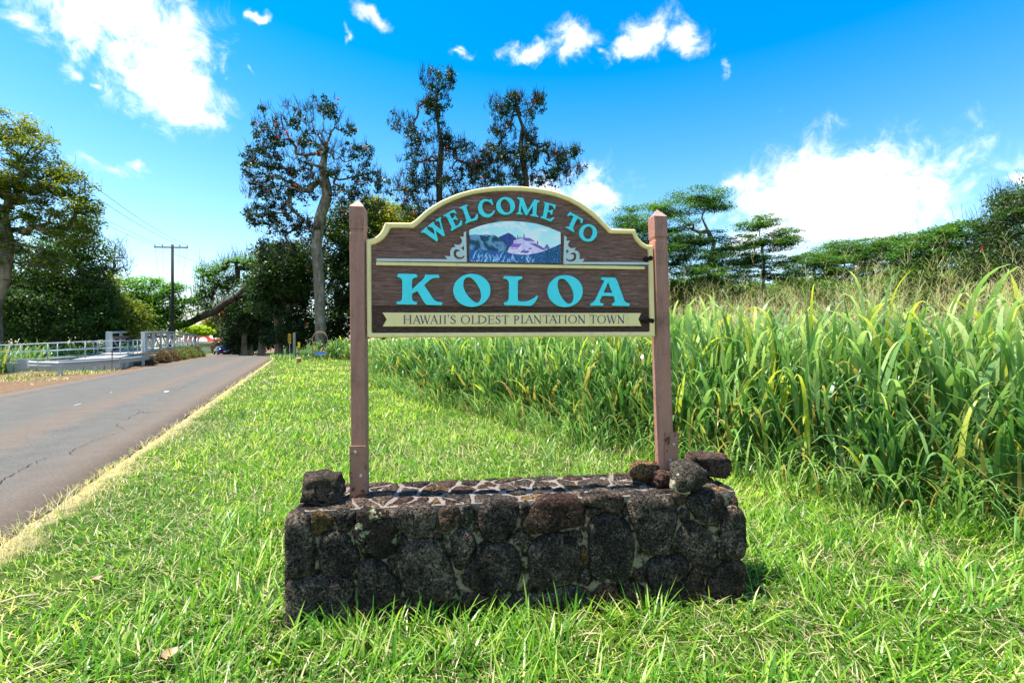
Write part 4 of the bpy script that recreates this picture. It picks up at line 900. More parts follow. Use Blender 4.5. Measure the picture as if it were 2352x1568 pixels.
def walkway():
    """concrete kerb wall, walkway, hand rails and the truss footbridge"""
    def W2(px, d): return ((px-1176)/FPX*d, d)
    # low wall in cast sections
    R = empty('concrete_wall', tz(*W2(150, 24.4)), label='low stained concrete retaining wall in sections behind the guardrail', cat='wall'); inv = -R.location
    path = [W2(-420, 22.4), W2(-250, 22.8), W2(-110, 23.1), W2(-20, 23.5), W2(34, 23.9), W2(137, 24.4), W2(240, 25.1), W2(346, 25.9), W2(352, 28.0)]
    tops = [.42,.44,.46,.48,.50,.58,.66,.74,.78]
    path = [W2(-420, 22.4), W2(-250, 22.8), W2(-110, 23.1), W2(-20, 23.5), W2(31, 23.9), W2(84, 24.2), W2(137, 24.5), W2(192, 24.9), W2(240, 25.4), W2(276, 25.9), W2(309, 31.0)]
    tops = [.40,.42,.44,.47,.50,.55,.60,.65,.69,.72,.78]
    for i in range(len(path)-1):
        a = Vector((*path[i], 0)); b = Vector((*path[i+1], 0)); d = (b-a).normalized(); n_ = Vector((-d.y, d.x, 0)); g = .012
        A_ = a+d*g; B_ = b-d*g; vs = []
        for q, zt in ((A_, tops[i]), (B_, tops[i+1])):
            for o in (0, .2):
                for z in (-.9, zt): w = q+n_*o; vs.append((w.x+inv.x, w.y+inv.y, z+inv.z))
        mesh('wall_section', vs, [(0,1,5,4),(2,6,7,3),(1,3,7,5),(0,4,6,2),(0,2,3,1),(4,5,7,6)], CONC, R, bevel=.015)
    # walkway slab behind the wall and ramp onto the bridge
    fr = [(*W2(-420, 22.8), .14), (*W2(-20, 24.0), .20), (*W2(84, 24.7), .28), (*W2(192, 25.6), .44), (*W2(276, 27.3), .66), (*W2(312, 31.5), .77), (*W2(330, 34.0), .80)]
    bk = [(*W2(-420, 25.2), .14), (*W2(-20, 26.2), .20), (*W2(60, 27.0), .28), (*W2(160, 28.2), .46), (*W2(215, 30.2), .70), (*W2(237, 33.0), .77), (*W2(251, 36.1), .80)]
    vs = [p for q in zip(fr, bk) for p in q]; n = len(vs); vs += [(x, y, z-.25) for x, y, z in vs]; fs = []
    for i in range(0, n-2, 2): fs += [(i, i+2, i+3, i+1), (i, i+n, i+n+2, i+2), (i+1, i+3, i+n+3, i+n+1)]
    tag(mesh('walkway', vs, fs, Mat('pale_concrete_path', .9).col((.50,.45,.38)).m), kind='structure', label='pale concrete walkway rising to the footbridge')
    def railing(name, pts, nextra, label, zt0, hgt_=.92):
        Rr = empty(name, tz(pts[0][0], pts[0][1]), label=label, cat='railing', group='pipe railings along the walkway'); iv = -Rr.location
        base = [Vector((x, y, z)) for x, y, z in pts]
        for k, dz in enumerate((.08, .5, hgt_)):
            MB().tube([p+Vector((0,0,dz))+iv for p in base], .028 if k == 2 else .022, 8).build('rail', BLUEG, Rr, smooth=True)
        for p in base: MB().tube([p+Vector((0,0,-.02))+iv, p+Vector((0,0,hgt_-.02))+iv], .028, 8).build('post', BLUEG, Rr, smooth=True)
    railing('pipe_railing', [(*W2(-260, 23.6), .40), (*W2(-110, 23.9), .42), (*W2(21.4, 24.4), .49), (*W2(110, 24.9), .58), (*W2(196, 25.7), .67), (*W2(276, 28.0), .72), (*W2(294, 29.8), .74), (*W2(306, 31.3), .76), (*W2(316, 32.7), .78), (*W2(327, 34.0), .80)], 0, 'blue grey pipe railing nearer the road on top of the concrete wall', .5)
    railing('pipe_railing', [(*W2(-260, 25.2), .40), (*W2(-80, 25.7), .42), (*W2(47.5, 26.6), .49), (*W2(132, 27.6), .58), (*W2(215, 30.0), .70), (*W2(224.5, 31.6), .74), (*W2(237, 33.4), .78), (*W2(249, 35.9), .80)], 0, 'blue grey pipe railing on the tree side of the walkway', .5)
    # truss footbridge
    s0, s1, nb = 42.8, 64.6, 9; deck = .80
    RB = empty('footbridge', Vector((*xy(11, s0), deck)), label='grey steel truss footbridge with arched top rails over the stream', cat='footbridge'); iv = -RB.location
    def top(s): t = (s-s0)/(s1-s0); return deck+1.45+.22*math.sin(PI*t)
    def bot(s): t = (s-s0)/(s1-s0); return deck-.02+.22*math.sin(PI*t)
    for p in (10.0, 12.05):
        m = MB(); S = [s0+(s1-s0)*i/nb for i in range(nb+1)]
        T = [Vector((*xy(p, s), top(s)))+iv for s in S]; B_ = [Vector((*xy(p, s), bot(s)))+iv for s in S]
        m = MB(); [m.bar(T[i], T[i+1]+(T[i+1]-T[i])*.005, .13, .15) for i in range(nb)]; m.build('top_chord', BRGREY, RB)
        m = MB(); [m.bar(B_[i], B_[i+1]+(B_[i+1]-B_[i])*.005, .13, .24) for i in range(nb)]; m.build('bottom_chord', BRGREY, RB)
        for i in range(nb+1):
            w = .30 if i == 0 else .11
            MB().bar(B_[i]+Vector((0,0,.122 if i else -.5)), T[i]-Vector((0,0,.077 if i else -.075)), w, w*.8).build('upright', BRGREY, RB, bevel=.006)
        for i in range(nb):
            a, b = (T[i], B_[i+1]) if i < nb/2 else (B_[i], T[i+1]); dd = (b-a).normalized()
            off = Vector((NX, NY, 0))*.001; MB().bar(a+dd*.15+off, b-dd*.17+off, .09, .07).build('diagonal', BRGREY, RB)
        ins = 1 if p < 11 else -1
        for k, dz in enumerate((.28,.48,.68,.88)):
            MB().tube([Vector((*xy(p+ins*.11, s), bot(s)+dz+.12))+iv for s in S], .02, 6).build('rail', BLUEG, RB, smooth=True)
        MB().bar(*[Vector((*xy(p+ins*.14, s), top(s)-.36))+iv for s in (S[0], S[3])], .05, .16).bar(*[Vector((*xy(p+ins*.14, s), top(s)-.36))+iv for s in (S[3], S[6])], .05, .16).bar(*[Vector((*xy(p+ins*.14, s), top(s)-.36))+iv for s in (S[6], S[9])], .05, .16).build('rub_board', paint_mat('weathered_brown_timber', (.20,.14,.12), .8, .4), RB)
    vs = []; fs = []
    for i in range(nb+1):
        s = s0+(s1-s0)*i/nb
        for p in (10.07, 11.98):
            x, y = xy(p, s)
            for dz in (-.06, 0): vs.append((x+iv.x, y+iv.y, bot(s)+.02+dz+iv.z))
    for i in range(nb): q = i*4; fs += [(q+1,q+3,q+7,q+5), (q,q+4,q+6,q+2), (q,q+1,q+5,q+4), (q+2,q+6,q+7,q+3)]
    mesh('deck', vs, fs, CONC, RB)
    MB().box(Vector((*xy(11, s0-.35), deck-1.25)), (.9, 2.9, 2.2), math.atan2(UY, UX)).build('bridge_abutment', CONC)
    tag(bpy.data.objects['bridge_abutment'], 'concrete abutment under the near end of the footbridge', 'abutment')
    # brown marker stake behind the guardrail
    x, y = W2(275, 25.2); o = MB().box((0,0,.55), (.028,.012,1.25)).box((0,-.012,1.02), (.055,.008,.38)); o = o.build('marker_stake', paint_mat('rust_brown_stake', (.22,.11,.075), .8, .4)); o.location = tz(x, y-.5, -.1); o.rotation_euler = (0,.02,.4)
    tag(o, 'thin brown marker stake standing between guardrail and concrete wall', 'stake')
walkway()

def utility():
    blk = Mat('creosoted_pole', .85); n = blk.noise(6, 5, .6, None, (6,6,.4)); blk.col(blk.ramp(n, [(.3,(.012,.010,.009)),(.7,(.05,.04,.035))])); blk.bump(n, .01); blk = blk.m
    arm = paint_mat('weathered_crossarm', (.20,.17,.13), .85, .4); ins = Mat('glazed_insulator', .25, .5).col((.10,.13,.13)).m
    wm = Mat('aged_wire', .6).col((.16,.17,.18)).m; wd = Mat('black_cable', .6).col((.03,.03,.03)).m
    def pole(x, y, h, lab):
        R = empty('utility_pole', tz(x, y), label=lab, cat='utility pole'); z0 = R.location.z
        MB().tube([(0,0,-.3), (0,0,h-z0)], [.19,.14], 10).build('pole', blk, R, smooth=True)
        ad = Vector((.997,.07,0)); zc = h-.35-z0; c = Vector((0,-.2,zc))
        am = MB().bar(c-ad*1.85, c+ad*1.85, .11, .14).build('crossarm', arm, R, bevel=.01)
        MB().bar(c-ad*.75-Vector((0,.05,.05)), (0,-.17,zc-.62), .035, .01).bar(c+ad*.75-Vector((0,.05,.05)), (0,-.17,zc-.62), .035, .01).build('brace', DARK, R)
        tips = []
        for t in (-1.75,-.95,.95,1.75):
            q = c+ad*t+Vector((0,0,.07)); MB().lathe([(.02,0),(.02,.06),(.07,.08),(.07,.12),(.045,.14),(.065,.16),(.06,.2),(.03,.24)], q, 10).build('insulator', ins, am, smooth=True); tips.append(R.location+q+Vector((0,0,.2)))
        return R, tips
    R1, t1 = pole(-38.8, 52, 12.65, 'tall dark utility pole with one crossarm beyond the footbridge')
    R2, t2 = pole(-82.5, 110, 12.4, 'distant utility pole half hidden in the trees down the road')
    x0, y0 = xy(12.4, 6); R3, t3 = pole(x0, y0, 12.5, 'utility pole standing outside the left side of the view')
    def wire(a, b, sag, m, r, name, lab, grp='wires on the utility poles'):
        pts = [a.lerp(b, i/22)-Vector((0,0,sag*4*(i/22)*(1-i/22))) for i in range(23)]
        tag(MB().tube(pts, r, 5).build(name, m, smooth=True), lab, 'wire', grp)
    names = ['leftmost','second from the left','third from the left','rightmost']
    for i in range(4):
        wire(t1[i], t3[i], 1.5, wm, .014, 'power_wire', f'{names[i]} of four thin wires from the crossarm toward the left trees')
        wire(t1[i], t2[i], 1.1, wm, .011, 'power_wire', f'{names[i]} of four faint wires hanging behind the utility pole')
    wire(Vector((-38.9,51.8,6.35)), Vector((x0,y0,6.2)), .55, wd, .030, 'phone_cable', 'lower thick black cable running left from halfway up the pole')
    wire(Vector((-38.9,51.8,6.8)), Vector((x0,y0,6.7)), .55, wd, .018, 'phone_cable', 'upper thin black cable running left from halfway up the pole')
    wire(Vector((-38.6,51.9,11.6)), Vector((-18,64,6.2)), .8, wd, .014, 'service_wire', 'thin black wire slanting right from the pole top over the road')
    wire(Vector((-38.6,51.9,6.9)), Vector((-18,64,5.6)), .3, wd, .012, 'service_wire', 'thin black wire crossing the road low beside the leaning tree')
utility()

def small_signs():
    RUST = Mat('rusty_pipe', .8, .2); n = RUST.noise(9, 6, .7); RUST.col(RUST.ramp(n, [(.3,(.16,.06,.03)),(.5,(.42,.21,.11)),(.7,(.55,.36,.21))])); RUST.bump(n, .004); RUST = RUST.m
    white = Mat('white_print', .5).col((.8,.8,.8)).m; blue = paint_mat('blue_sign_face', (.015,.17,.55), .4, .1)
    # arched pipe frame with the small blue plate
    x, y = (735-1176)/FPX*37, 37.0; R = empty('arched_sign_frame', tz(x, y), .0, label='rusty arched pipe frame holding a small blue sign at the edge of the tall grass', cat='sign frame')
    w = .60; h0 = 1.78; pts = [(-w,0,-.25),(-w,0,h0)]+[(-w*math.cos(t), 0, h0+w*math.sin(t)*1.0) for t in np.linspace(.15, PI-.15, 13)]+[(w,0,h0),(w,0,-.25)]
    MB().tube(pts, .03, 8).build('arch_pipe', RUST, R, smooth=True)
    for z in (1.28,.87): MB().tube([(-w,0,z),(w,0,z)], .022, 8).build('cross_pipe', RUST, R, smooth=True)
    pb = MB().box((.03,-.03,.62), (.86,.012,.29)).build('sign_plate', white, R); MB().box((.03,-.038,.62), (.825,.006,.255)).build('blue_face', blue, pb)
    MB().bar((-.3,-.01,.74), (-.3,0,.87), .01).bar((.36,-.01,.74), (.36,0,.87), .01).build('hanger', DARK, R)
    F5 = {'L':['100','100','100','100','111'],'A':['010','101','111','101','101'],'S':['111','100','111','001','111'],'I':['010','010','010','010','010'],'O':['111','101','101','101','111'],'D':['110','101','101','101','110'],'K':['101','110','100','110','101'],'T':['111','010','010','010','010'],'W':['101','101','111','111','101'],'N':['111','101','101','101','101'],'2':['111','001','111','100','111'],'5':['111','100','111','001','111'],'E':['111','100','111','100','111'],' ':['000']*5}
    def dots(txt, cx, cz, px, y, parent, m, nm='lettering'):
        mb = MB(); wd = len(txt)*4-1
        for i, ch in enumerate(txt):
            for r_, row in enumerate(F5[ch]):
                for c_, b in enumerate(row):
                    if b == '1': mb.box((cx+(i*4+c_-wd/2+.5)*px, y, cz+(2-r_)*px), (px*1.0, .003, px*1.0))
        mb.build(nm, m, parent)
    dots('LA S    IA', .03, .685, .0105, -.0435, pb, white); dots('OLD KOLOA TOWN', .03, .575, .0135, -.0435, pb, white)
    # yellow reflector on a rusty rod over a capped standpipe
    x, y = (687-1176)/FPX*34.2, 34.2; R = empty('standpipe_marker', tz(x, y), label='yellow paddle marker on a rod rising from a rusty capped standpipe', cat='marker')
    YEL = paint_mat('yellow_reflector', (.85,.50,.01), .4, .1); MB().box((0,-.02,1.36), (.185,.012,.40)).build('paddle', YEL, R, bevel=.006)
    MB().bar((0,0,.34), (0,0,1.30), .035).build('rod', RUST, R); MB().lathe([(.10,-.1),(.10,.12),(.16,.20),(.13,.27),(.15,.30),(.26,.335),(.22,.38),(.09,.43),(.03,.45)], (0,0,0), 12).build('standpipe', RUST, R)
    # striped object marker and its post
    x, y = (665-1176)/FPX*44, 44.0; R = empty('object_marker', tz(x, y), .1, label='yellow and black striped object marker beside a grey post in the tall grass', cat='road marker')
    mb = MB().box((0,0,1.86), (.30,.012,.94)).build('marker_plate', YEL, R); blkm = Mat('black_stripe', .5).col((.015,.015,.018)).m
    for k in range(4):
        z = 1.36+k*.24; q = [(-.15, z),(.15, z+.26),(.15, min(z+.38,2.33)),(-.15, z+.12)]
        V = [(a, -.008, max(1.39,min(b,2.33))) for a, b in q]; mesh('stripe', V, [(0,1,2,3)], blkm, mb)
    MB().box((0,.03,1.0), (.05,.04,2.2)).build('marker_post', GALV, R); po = MB().box((.42,.1,1.28), (.22,.22,2.36)).build('grey_post', paint_mat('lichened_grey_timber', (.40,.36,.26), .9, .4), R, bevel=.02)
    # speed plates and a green direction sign further down
    def plate_sign(nm, px, d, plates, hpost, label, cat='road sign'):
        x = (px-1176)/FPX*d; R = empty(nm, tz(x, d), label=label, cat=cat); MB().box((0,.02,hpost/2-.1), (.05,.04,hpost)).build('sign_post', GALV, R)
        return R
    R = plate_sign('speed_sign', 534, 84, 0, 2.6, 'small white speed sign with a second plate in the shade of the trees')
    for z, hh, t in ((2.35,.6,'25'), (1.75,.42,'25')):
        pl = MB().box((0,-.01,z), (.5,.015,hh)).build('sign_plate', Mat('white_sign', .6).col((.42,.43,.42)).m, R); dots(t, 0, z, .05, -.02, pl, blkm, 'digits')
    R = plate_sign('direction_sign', 519, 100, 0, 3.4, 'green direction sign with white lines beside the blue car')
    gp = MB().box((0,-.03,2.75), (1.45,.02,1.55)).build('sign_plate', paint_mat('green_sign_face', (.01,.22,.12), .4, .1), R)
    for z, w_ in ((3.2,1.1),(2.8,.8),(2.35,1.1)): MB().box((-.05,-.045,z), (w_,.006,.13)).build('white_line', white, gp)
small_signs()

def car():
    d = 76.0; x = (509-1176)/FPX*d; R = empty('parked_car', Vector((x, d, -.64)), math.atan2(UY, UX)-PI/2+.32, label='dark blue hatchback seen from behind at the end of the road', cat='car')
    body = Mat('dark_blue_car_paint', .22, .6).col((.006,.014,.085)).m; gl = Mat('dark_car_glass', .08, .7).col((.01,.012,.015)).m; red = Mat('red_lens', .3).col((.45,.01,.02)).m; rub = Mat('tyre_rubber', .9).col((.012,.012,.012)).m; wh = Mat('plate_white', .6).col((.7,.7,.68)).m; rim_ = Mat('alloy', .35, .5).col((.35,.35,.36)).m
    # lengthwise sections: (y, half width, sill z, belt z, roof z or None, roof half width)
    S = [(-2.1,.74,.42,.86,.88,.60),(-2.02,.84,.30,.98,1.02,.62),(-1.75,.89,.24,1.02,1.22,.60),(-1.2,.9,.22,1.0,1.46,.60),(-.4,.9,.22,.97,1.5,.62),(.35,.9,.22,.95,1.46,.60),(1.0,.89,.22,.93,1.05,.56),(1.7,.86,.24,.84,.86,.54),(2.1,.74,.32,.66,.68,.48)]
    vs = []; fs = []
    for y, w, z0, zb, zr, wr in S:
        vs += [(-w*.92,y,z0),(-w,y,(z0+zb)/2),(-w*.96,y,zb),(-wr,y,zr),(0,y,zr+.03),(wr,y,zr),(w*.96,y,zb),(w,y,(z0+zb)/2),(w*.92,y,z0)]
    n = 9
    for i in range(len(S)-1):
        for k in range(n-1): a = i*n+k; fs.append((a, a+n, a+n+1, a+1))
        fs.append((i*n+n-1, (i+1)*n+n-1, (i+1)*n, i*n))
    fs += [tuple(range(n)), tuple(reversed(range((len(S)-1)*n, len(S)*n)))]
    b = mesh('body', vs, fs, body, R, smooth=True)
    sb = b.modifiers.new('s', 'SUBSURF'); sb.levels = sb.render_levels = 1
    mesh('rear_window', [(-.56,-2.02,1.04),(.56,-2.02,1.04),(.52,-1.42,1.40),(-.52,-1.42,1.40)], [(0,1,2,3)], gl, R)
    for sx in (-1, 1):
        mesh('side_window', [(sx*.885,-1.35,1.02),(sx*.885,.6,.98),(sx*.66,.35,1.38),(sx*.66,-1.1,1.40)], [(0,1,2,3)], gl, R)
        MB().box((sx*.70,-2.06,.86), (.24,.08,.18)).build('tail_light', red, R, bevel=.03)
        for y in (-1.3, 1.3):
            w = MB(); w.tube([(sx*.72,y,.31),(sx*.92,y,.31)], .31, 18); w = w.build('wheel', rub, R); MB().tube([(sx*.9,y,.31),(sx*.935,y,.31)], .19, 14).build('rim', rim_, w)
    MB().box((0,-2.13,.62), (.34,.02,.16)).build('licence_plate', wh, R); MB().box((0,-2.09,.40), (1.55,.10,.16)).build('bumper', Mat('black_plastic', .7).col((.02,.02,.02)).m, R, bevel=.03)
    # a red and white one further on, half hidden
    d2 = 96.; x2 = (523-1176)/FPX*d2; R2 = empty('parked_car', Vector((x2, d2, -1.2)), .3, label='small light coloured car with red lower half beyond the blue hatchback', cat='car')
    c2 = b.copy(); COL.objects.link(c2); c2.data = b.data.copy(); c2.data.materials[0] = Mat('white_car_paint', .3, .5).col((.7,.68,.62)).m; c2.parent = R2
    for sx in (-1, 1): MB().box((sx*.70,-2.06,.86), (.24,.08,.3)).build('tail_light', red, R2)
    for ch in list(R.children):
        if ch.name.startswith(('wheel','rear_window')):
            q = ch.copy(); COL.objects.link(q); q.parent = R2
car()

def building():
    red = paint_mat('red_stucco', (.62,.075,.04), .8, .25, .002, (.5,.1,.06)); white = paint_mat('white_stucco', (.80,.77,.72), .8, .12, .002, (.6,.55,.5))
    d = 122.; sc = d/1820.44
    X = lambda x4: (x4-2048)*sc; Z = lambda y4: EYE+(1365.5-y4)*sc
    R = empty('shop_building', (X(815), d, -1.7), label='red shop front with white scalloped parapet and white arch at the end of the road', cat='building')
    def pl(name, pts, y0, y1, m, sub=()): return plate(name, [[(X(x)-X(815), Z(y)+1.7) for x, y in pts]], [[(X(x)-X(815), Z(y)+1.7) for x, y in s] for s in sub], y0, y1, m, R)
    par = [(735,1366),(735,1353),(752,1350),(770,1346),(792,1343),(800,1340),(813,1339),(836,1341),(838,1347),(846,1354),(875,1356),(876,1352),(888,1352),(888,1366)]
    o = pl('parapet', par, 0, .5, red)
    cop = [(x, y-2.6) for x, y in par[1:-1]]; pl('coping', cop+[(x, y+.4) for x, y in reversed(par[1:-1])], -.12, .6, white)
    pl('arch_panel', [(795.5,1364)]+[(813+17.5*math.cos(t), 1364-16.5*math.sin(t)) for t in np.linspace(PI, 0, 15)], -.1, .02, white)
    pl('awning', [(735,1366.3),(890,1366.3),(899,1372),(735,1372)], -2.2, .0, white); pl('wall', [(735,1372.2),(897,1372.2),(897,1402),(735,1402)], 0, 9, white); pl('red_band', [(735,1381),(896,1381),(896,1384),(735,1384)], -.06, .0, red)
    for x in (742,765,850,875): w = pl('window', [(x,1385),(x+12,1385),(x+12,1396),(x,1396)], -.08, .03, Mat('shop_glass', .1, .6).col((.04,.05,.06)).m)
building()
# ---------------------------------------------------------------- trees
BARK_D = Mat('dark_bark', .9, .15); _b = BARK_D.noise(5, 6, .65, None, (1,1,.3)); BARK_D.col(BARK_D.ramp(_b, [(.3,(.03,.024,.018)),(.6,(.09,.07,.055)),(.75,(.16,.13,.10))])); BARK_D.bump(_b, .04); BARK_D = BARK_D.m
BARK_L = Mat('pale_bark', .9, .15); _b = BARK_L.noise(2.5, 7, .72, None, (1,1,.35)); BARK_L.col(BARK_L.ramp(_b, [(.32,(.06,.045,.032)),(.48,(.19,.145,.105)),(.68,(.38,.32,.24))])); BARK_L.bump(_b, .06); BARK_L = BARK_L.m
TWIG = Mat('bare_twigs', .9, .1).col((.045,.04,.034)).m
def LM(name, a, b, c, trans=.3, t=1.6): return leaf_mat(name, [(0, a), (.5, b), (1, c)], trans, .5, t)
L_YG = LM('yellow_green_leaves', (.05,.085,.008), (.16,.20,.010), (.36,.32,.02), .4)
L_DK = LM('dark_green_leaves', (.012,.035,.007), (.045,.105,.012), (.17,.25,.022), .32)
L_SH = LM('shade_darkened_leaves', (.008,.022,.005), (.024,.060,.009), (.07,.125,.016), .25)  # dark green leaves taken darker: shade under the roadside trees put into the colour
L_MD = LM('mid_green_leaves', (.018,.055,.008), (.055,.13,.012), (.17,.24,.02), .35)
L_BR = LM('bright_green_leaves', (.03,.11,.008), (.085,.23,.012), (.20,.36,.02), .42)
L_TU = LM('tulip_tree_leaves', (.008,.026,.006), (.024,.062,.012), (.07,.13,.022), .2, 1.3)
L_AL = LM('feathery_albizia_leaves', (.020,.058,.012), (.060,.145,.020), (.15,.26,.035), .36)
L_LIME = LM('lime_leaves', (.15,.26,.008), (.30,.42,.01), (.48,.52,.02), .4)
L_DRY = LM('dry_brown_leaves', (.06,.035,.018), (.16,.095,.045), (.28,.20,.10), .25)
FLOWER = LM('orange_red_flowers', (.45,.02,.01), (.70,.06,.015), (.85,.16,.03), .3, 1.2)

def leaves(cent, rad, n, size, rng, asp=.5, flat=0.0, vshift=None):
    """n rhombic leaves round each centre; returns verts, faces, v"""
    M_ = len(cent); c = np.repeat(cent, n, 0); r = np.repeat(rad, n, 0) if np.ndim(rad) > 1 else np.full((M_*n, 3), 0)+np.repeat(np.broadcast_to(rad, (M_,)), n)[:, None]
    g = rng.normal(size=(M_*n, 3)); g /= np.linalg.norm(g, axis=1)[:, None]; g *= rng.random((M_*n, 1))**.45
    p = c+g*r
    nor = rng.normal(size=(M_*n, 3))*(1-flat*.6); nor[:, 2] = np.abs(nor[:, 2])+flat*1.4+.15; nor /= np.linalg.norm(nor, axis=1)[:, None]
    t = np.cross(nor, rng.normal(size=(M_*n, 3))); t /= np.linalg.norm(t, axis=1)[:, None]; b = np.cross(nor, t)
    s = size*rng.uniform(.6, 1.35, (M_*n, 1))
    v = np.stack([p-t*s*.5, p+b*s*asp*.5, p+t*s*.5-nor*s*.12, p-b*s*asp*.5], 1).reshape(-1, 3)
    f = np.arange(M_*n*4).reshape(-1, 4)
    cv = np.repeat(rng.uniform(.1, .8, M_), n)
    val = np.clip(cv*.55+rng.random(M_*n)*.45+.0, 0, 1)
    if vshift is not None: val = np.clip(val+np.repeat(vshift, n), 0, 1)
    return v, f, val

def skeleton(trunk, r0, targets, rng, curl=.12, seg=1.2, up=.5, br=.48):
    """trunk: list of points; every target is joined to the nearest suitable node. returns nodes, parent, radius"""
    nodes = []; par = []
    for i, p in enumerate(trunk):
        if i == 0: nodes.append(np.array(p, float)); par.append(-1); continue
        a = nodes[-1]; b = np.array(p, float); k = max(1, int(np.linalg.norm(b-a)/seg))
        for t in range(1, k+1): nodes.append(a+(b-a)*t/k); par.append(len(nodes)-2)
    nt = len(nodes); cnt = np.zeros(100000); tip = []
    T = np.array(targets); base = np.array(trunk[-1]); order = np.argsort(np.linalg.norm(T-base, axis=1))
    NP_ = np.zeros((nt+len(T)*12, 3)); NP_[:nt] = nodes; m = nt; par = par+[0]*(len(T)*12)
    lo = max(1, int(nt*.3))
    for i in order:
        t = T[i]; d = NP_[lo:m]-t; dist = np.linalg.norm(d, axis=1); cost = dist+up*np.maximum(0, d[:, 2]+.25*dist)
        j = lo+int(np.argmin(cost)); a = NP_[j]; L_ = dist[j-lo]; k = int(min(10, max(2, L_/seg*1.3)))
        o = rng.normal(size=3)*L_*curl; o2 = rng.normal(size=3)*L_*curl*.6; prev = j
        for q in range(1, k+1):
            u = q/k; p = a+(t-a)*u+o*math.sin(PI*u)+o2*math.sin(2*PI*u); p[2] -= L_*.06*math.sin(PI*u)
            NP_[m] = p; par[m] = prev; prev = m; m += 1
        tip.append(prev)
    cnt = np.zeros(m)
    for t in tip: cnt[t] += 1
    for i in range(m-1, 0, -1): cnt[par[i]] += cnt[i]
    N_ = max(cnt.max(), 1); tr = (cnt/N_)**br*r0
    # trunk keeps its girth
    tr[:nt] = np.maximum(tr[:nt], r0*(np.linspace(1, .55, nt) if len(trunk) < 7 else np.interp(np.linspace(0, 1, nt), [0, .45, 1], [1, .7, .16]))*np.clip((cnt[:nt]/N_)**.25, .4, 1)); tr[0] = r0*1.35
    return NP_[:m], np.array(par[:m]), np.maximum(tr, r0*.012)
def tubes(nodes, par, rad, n=5, minr=.0):
    idx = np.arange(1, len(nodes)); idx = idx[(par[idx] >= 0) & (rad[idx] >= minr)]
    a = nodes[par[idx]]; b = nodes[idx]; ra = np.minimum(rad[par[idx]], rad[idx]*1.6); rb = rad[idx]; d = b-a; L_ = np.linalg.norm(d, axis=1)[:, None]+1e-9; d = d/L_; a = a-d*0.02
    ref = np.where(np.abs(d[:, 2:3]) < .9, np.array([[0, 0, 1.]]), np.array([[1., 0, 0]])); x = np.cross(d, ref); x /= np.linalg.norm(x, axis=1)[:, None]; y = np.cross(d, x)
    k = np.arange(n)*2*PI/n; ring = x[:, None]*np.cos(k)[None, :, None]+y[:, None]*np.sin(k)[None, :, None]
    v = np.stack([a[:, None]+ring*ra[:, None, None], b[:, None]+ring*rb[:, None, None]], 1).reshape(-1, 3)
    base = (np.arange(len(idx))*2*n)[:, None]; kk = np.arange(n)[None]; k2 = (kk+1) % n
    f = np.stack([base+kk, base+k2, base+k2+n, base+kk+n], -1).reshape(-1, 4)
    return v, f

def blob_pts(blobs, d, n, rng, thick=1.0, shell=.5):
    """points in ellipsoids given in picture units at distance d"""
    A_ = np.array([b[2]*b[3] for b in blobs], float)**.85; A_ /= A_.sum(); out = []
    for b, w in zip(blobs, A_):
        k = max(2, int(round(n*w))); dd = d+(b[4] if len(b) > 4 else 0); s = dd/FPX
        g = rng.normal(size=(k, 3)); g /= np.linalg.norm(g, axis=1)[:, None]; g *= (rng.random((k, 1))**(1/3))*(1-shell)+shell*rng.random((k, 1))**.2*1.0 if False else rng.random((k, 1))**(.33*(1-shell)+.02)
        c = np.array(P(b[0], b[1], dd)); out.append(c+g*np.array([b[2]*s, (b[2]+b[3])*.5*s*thick, b[3]*s]))
    return np.concatenate(out)

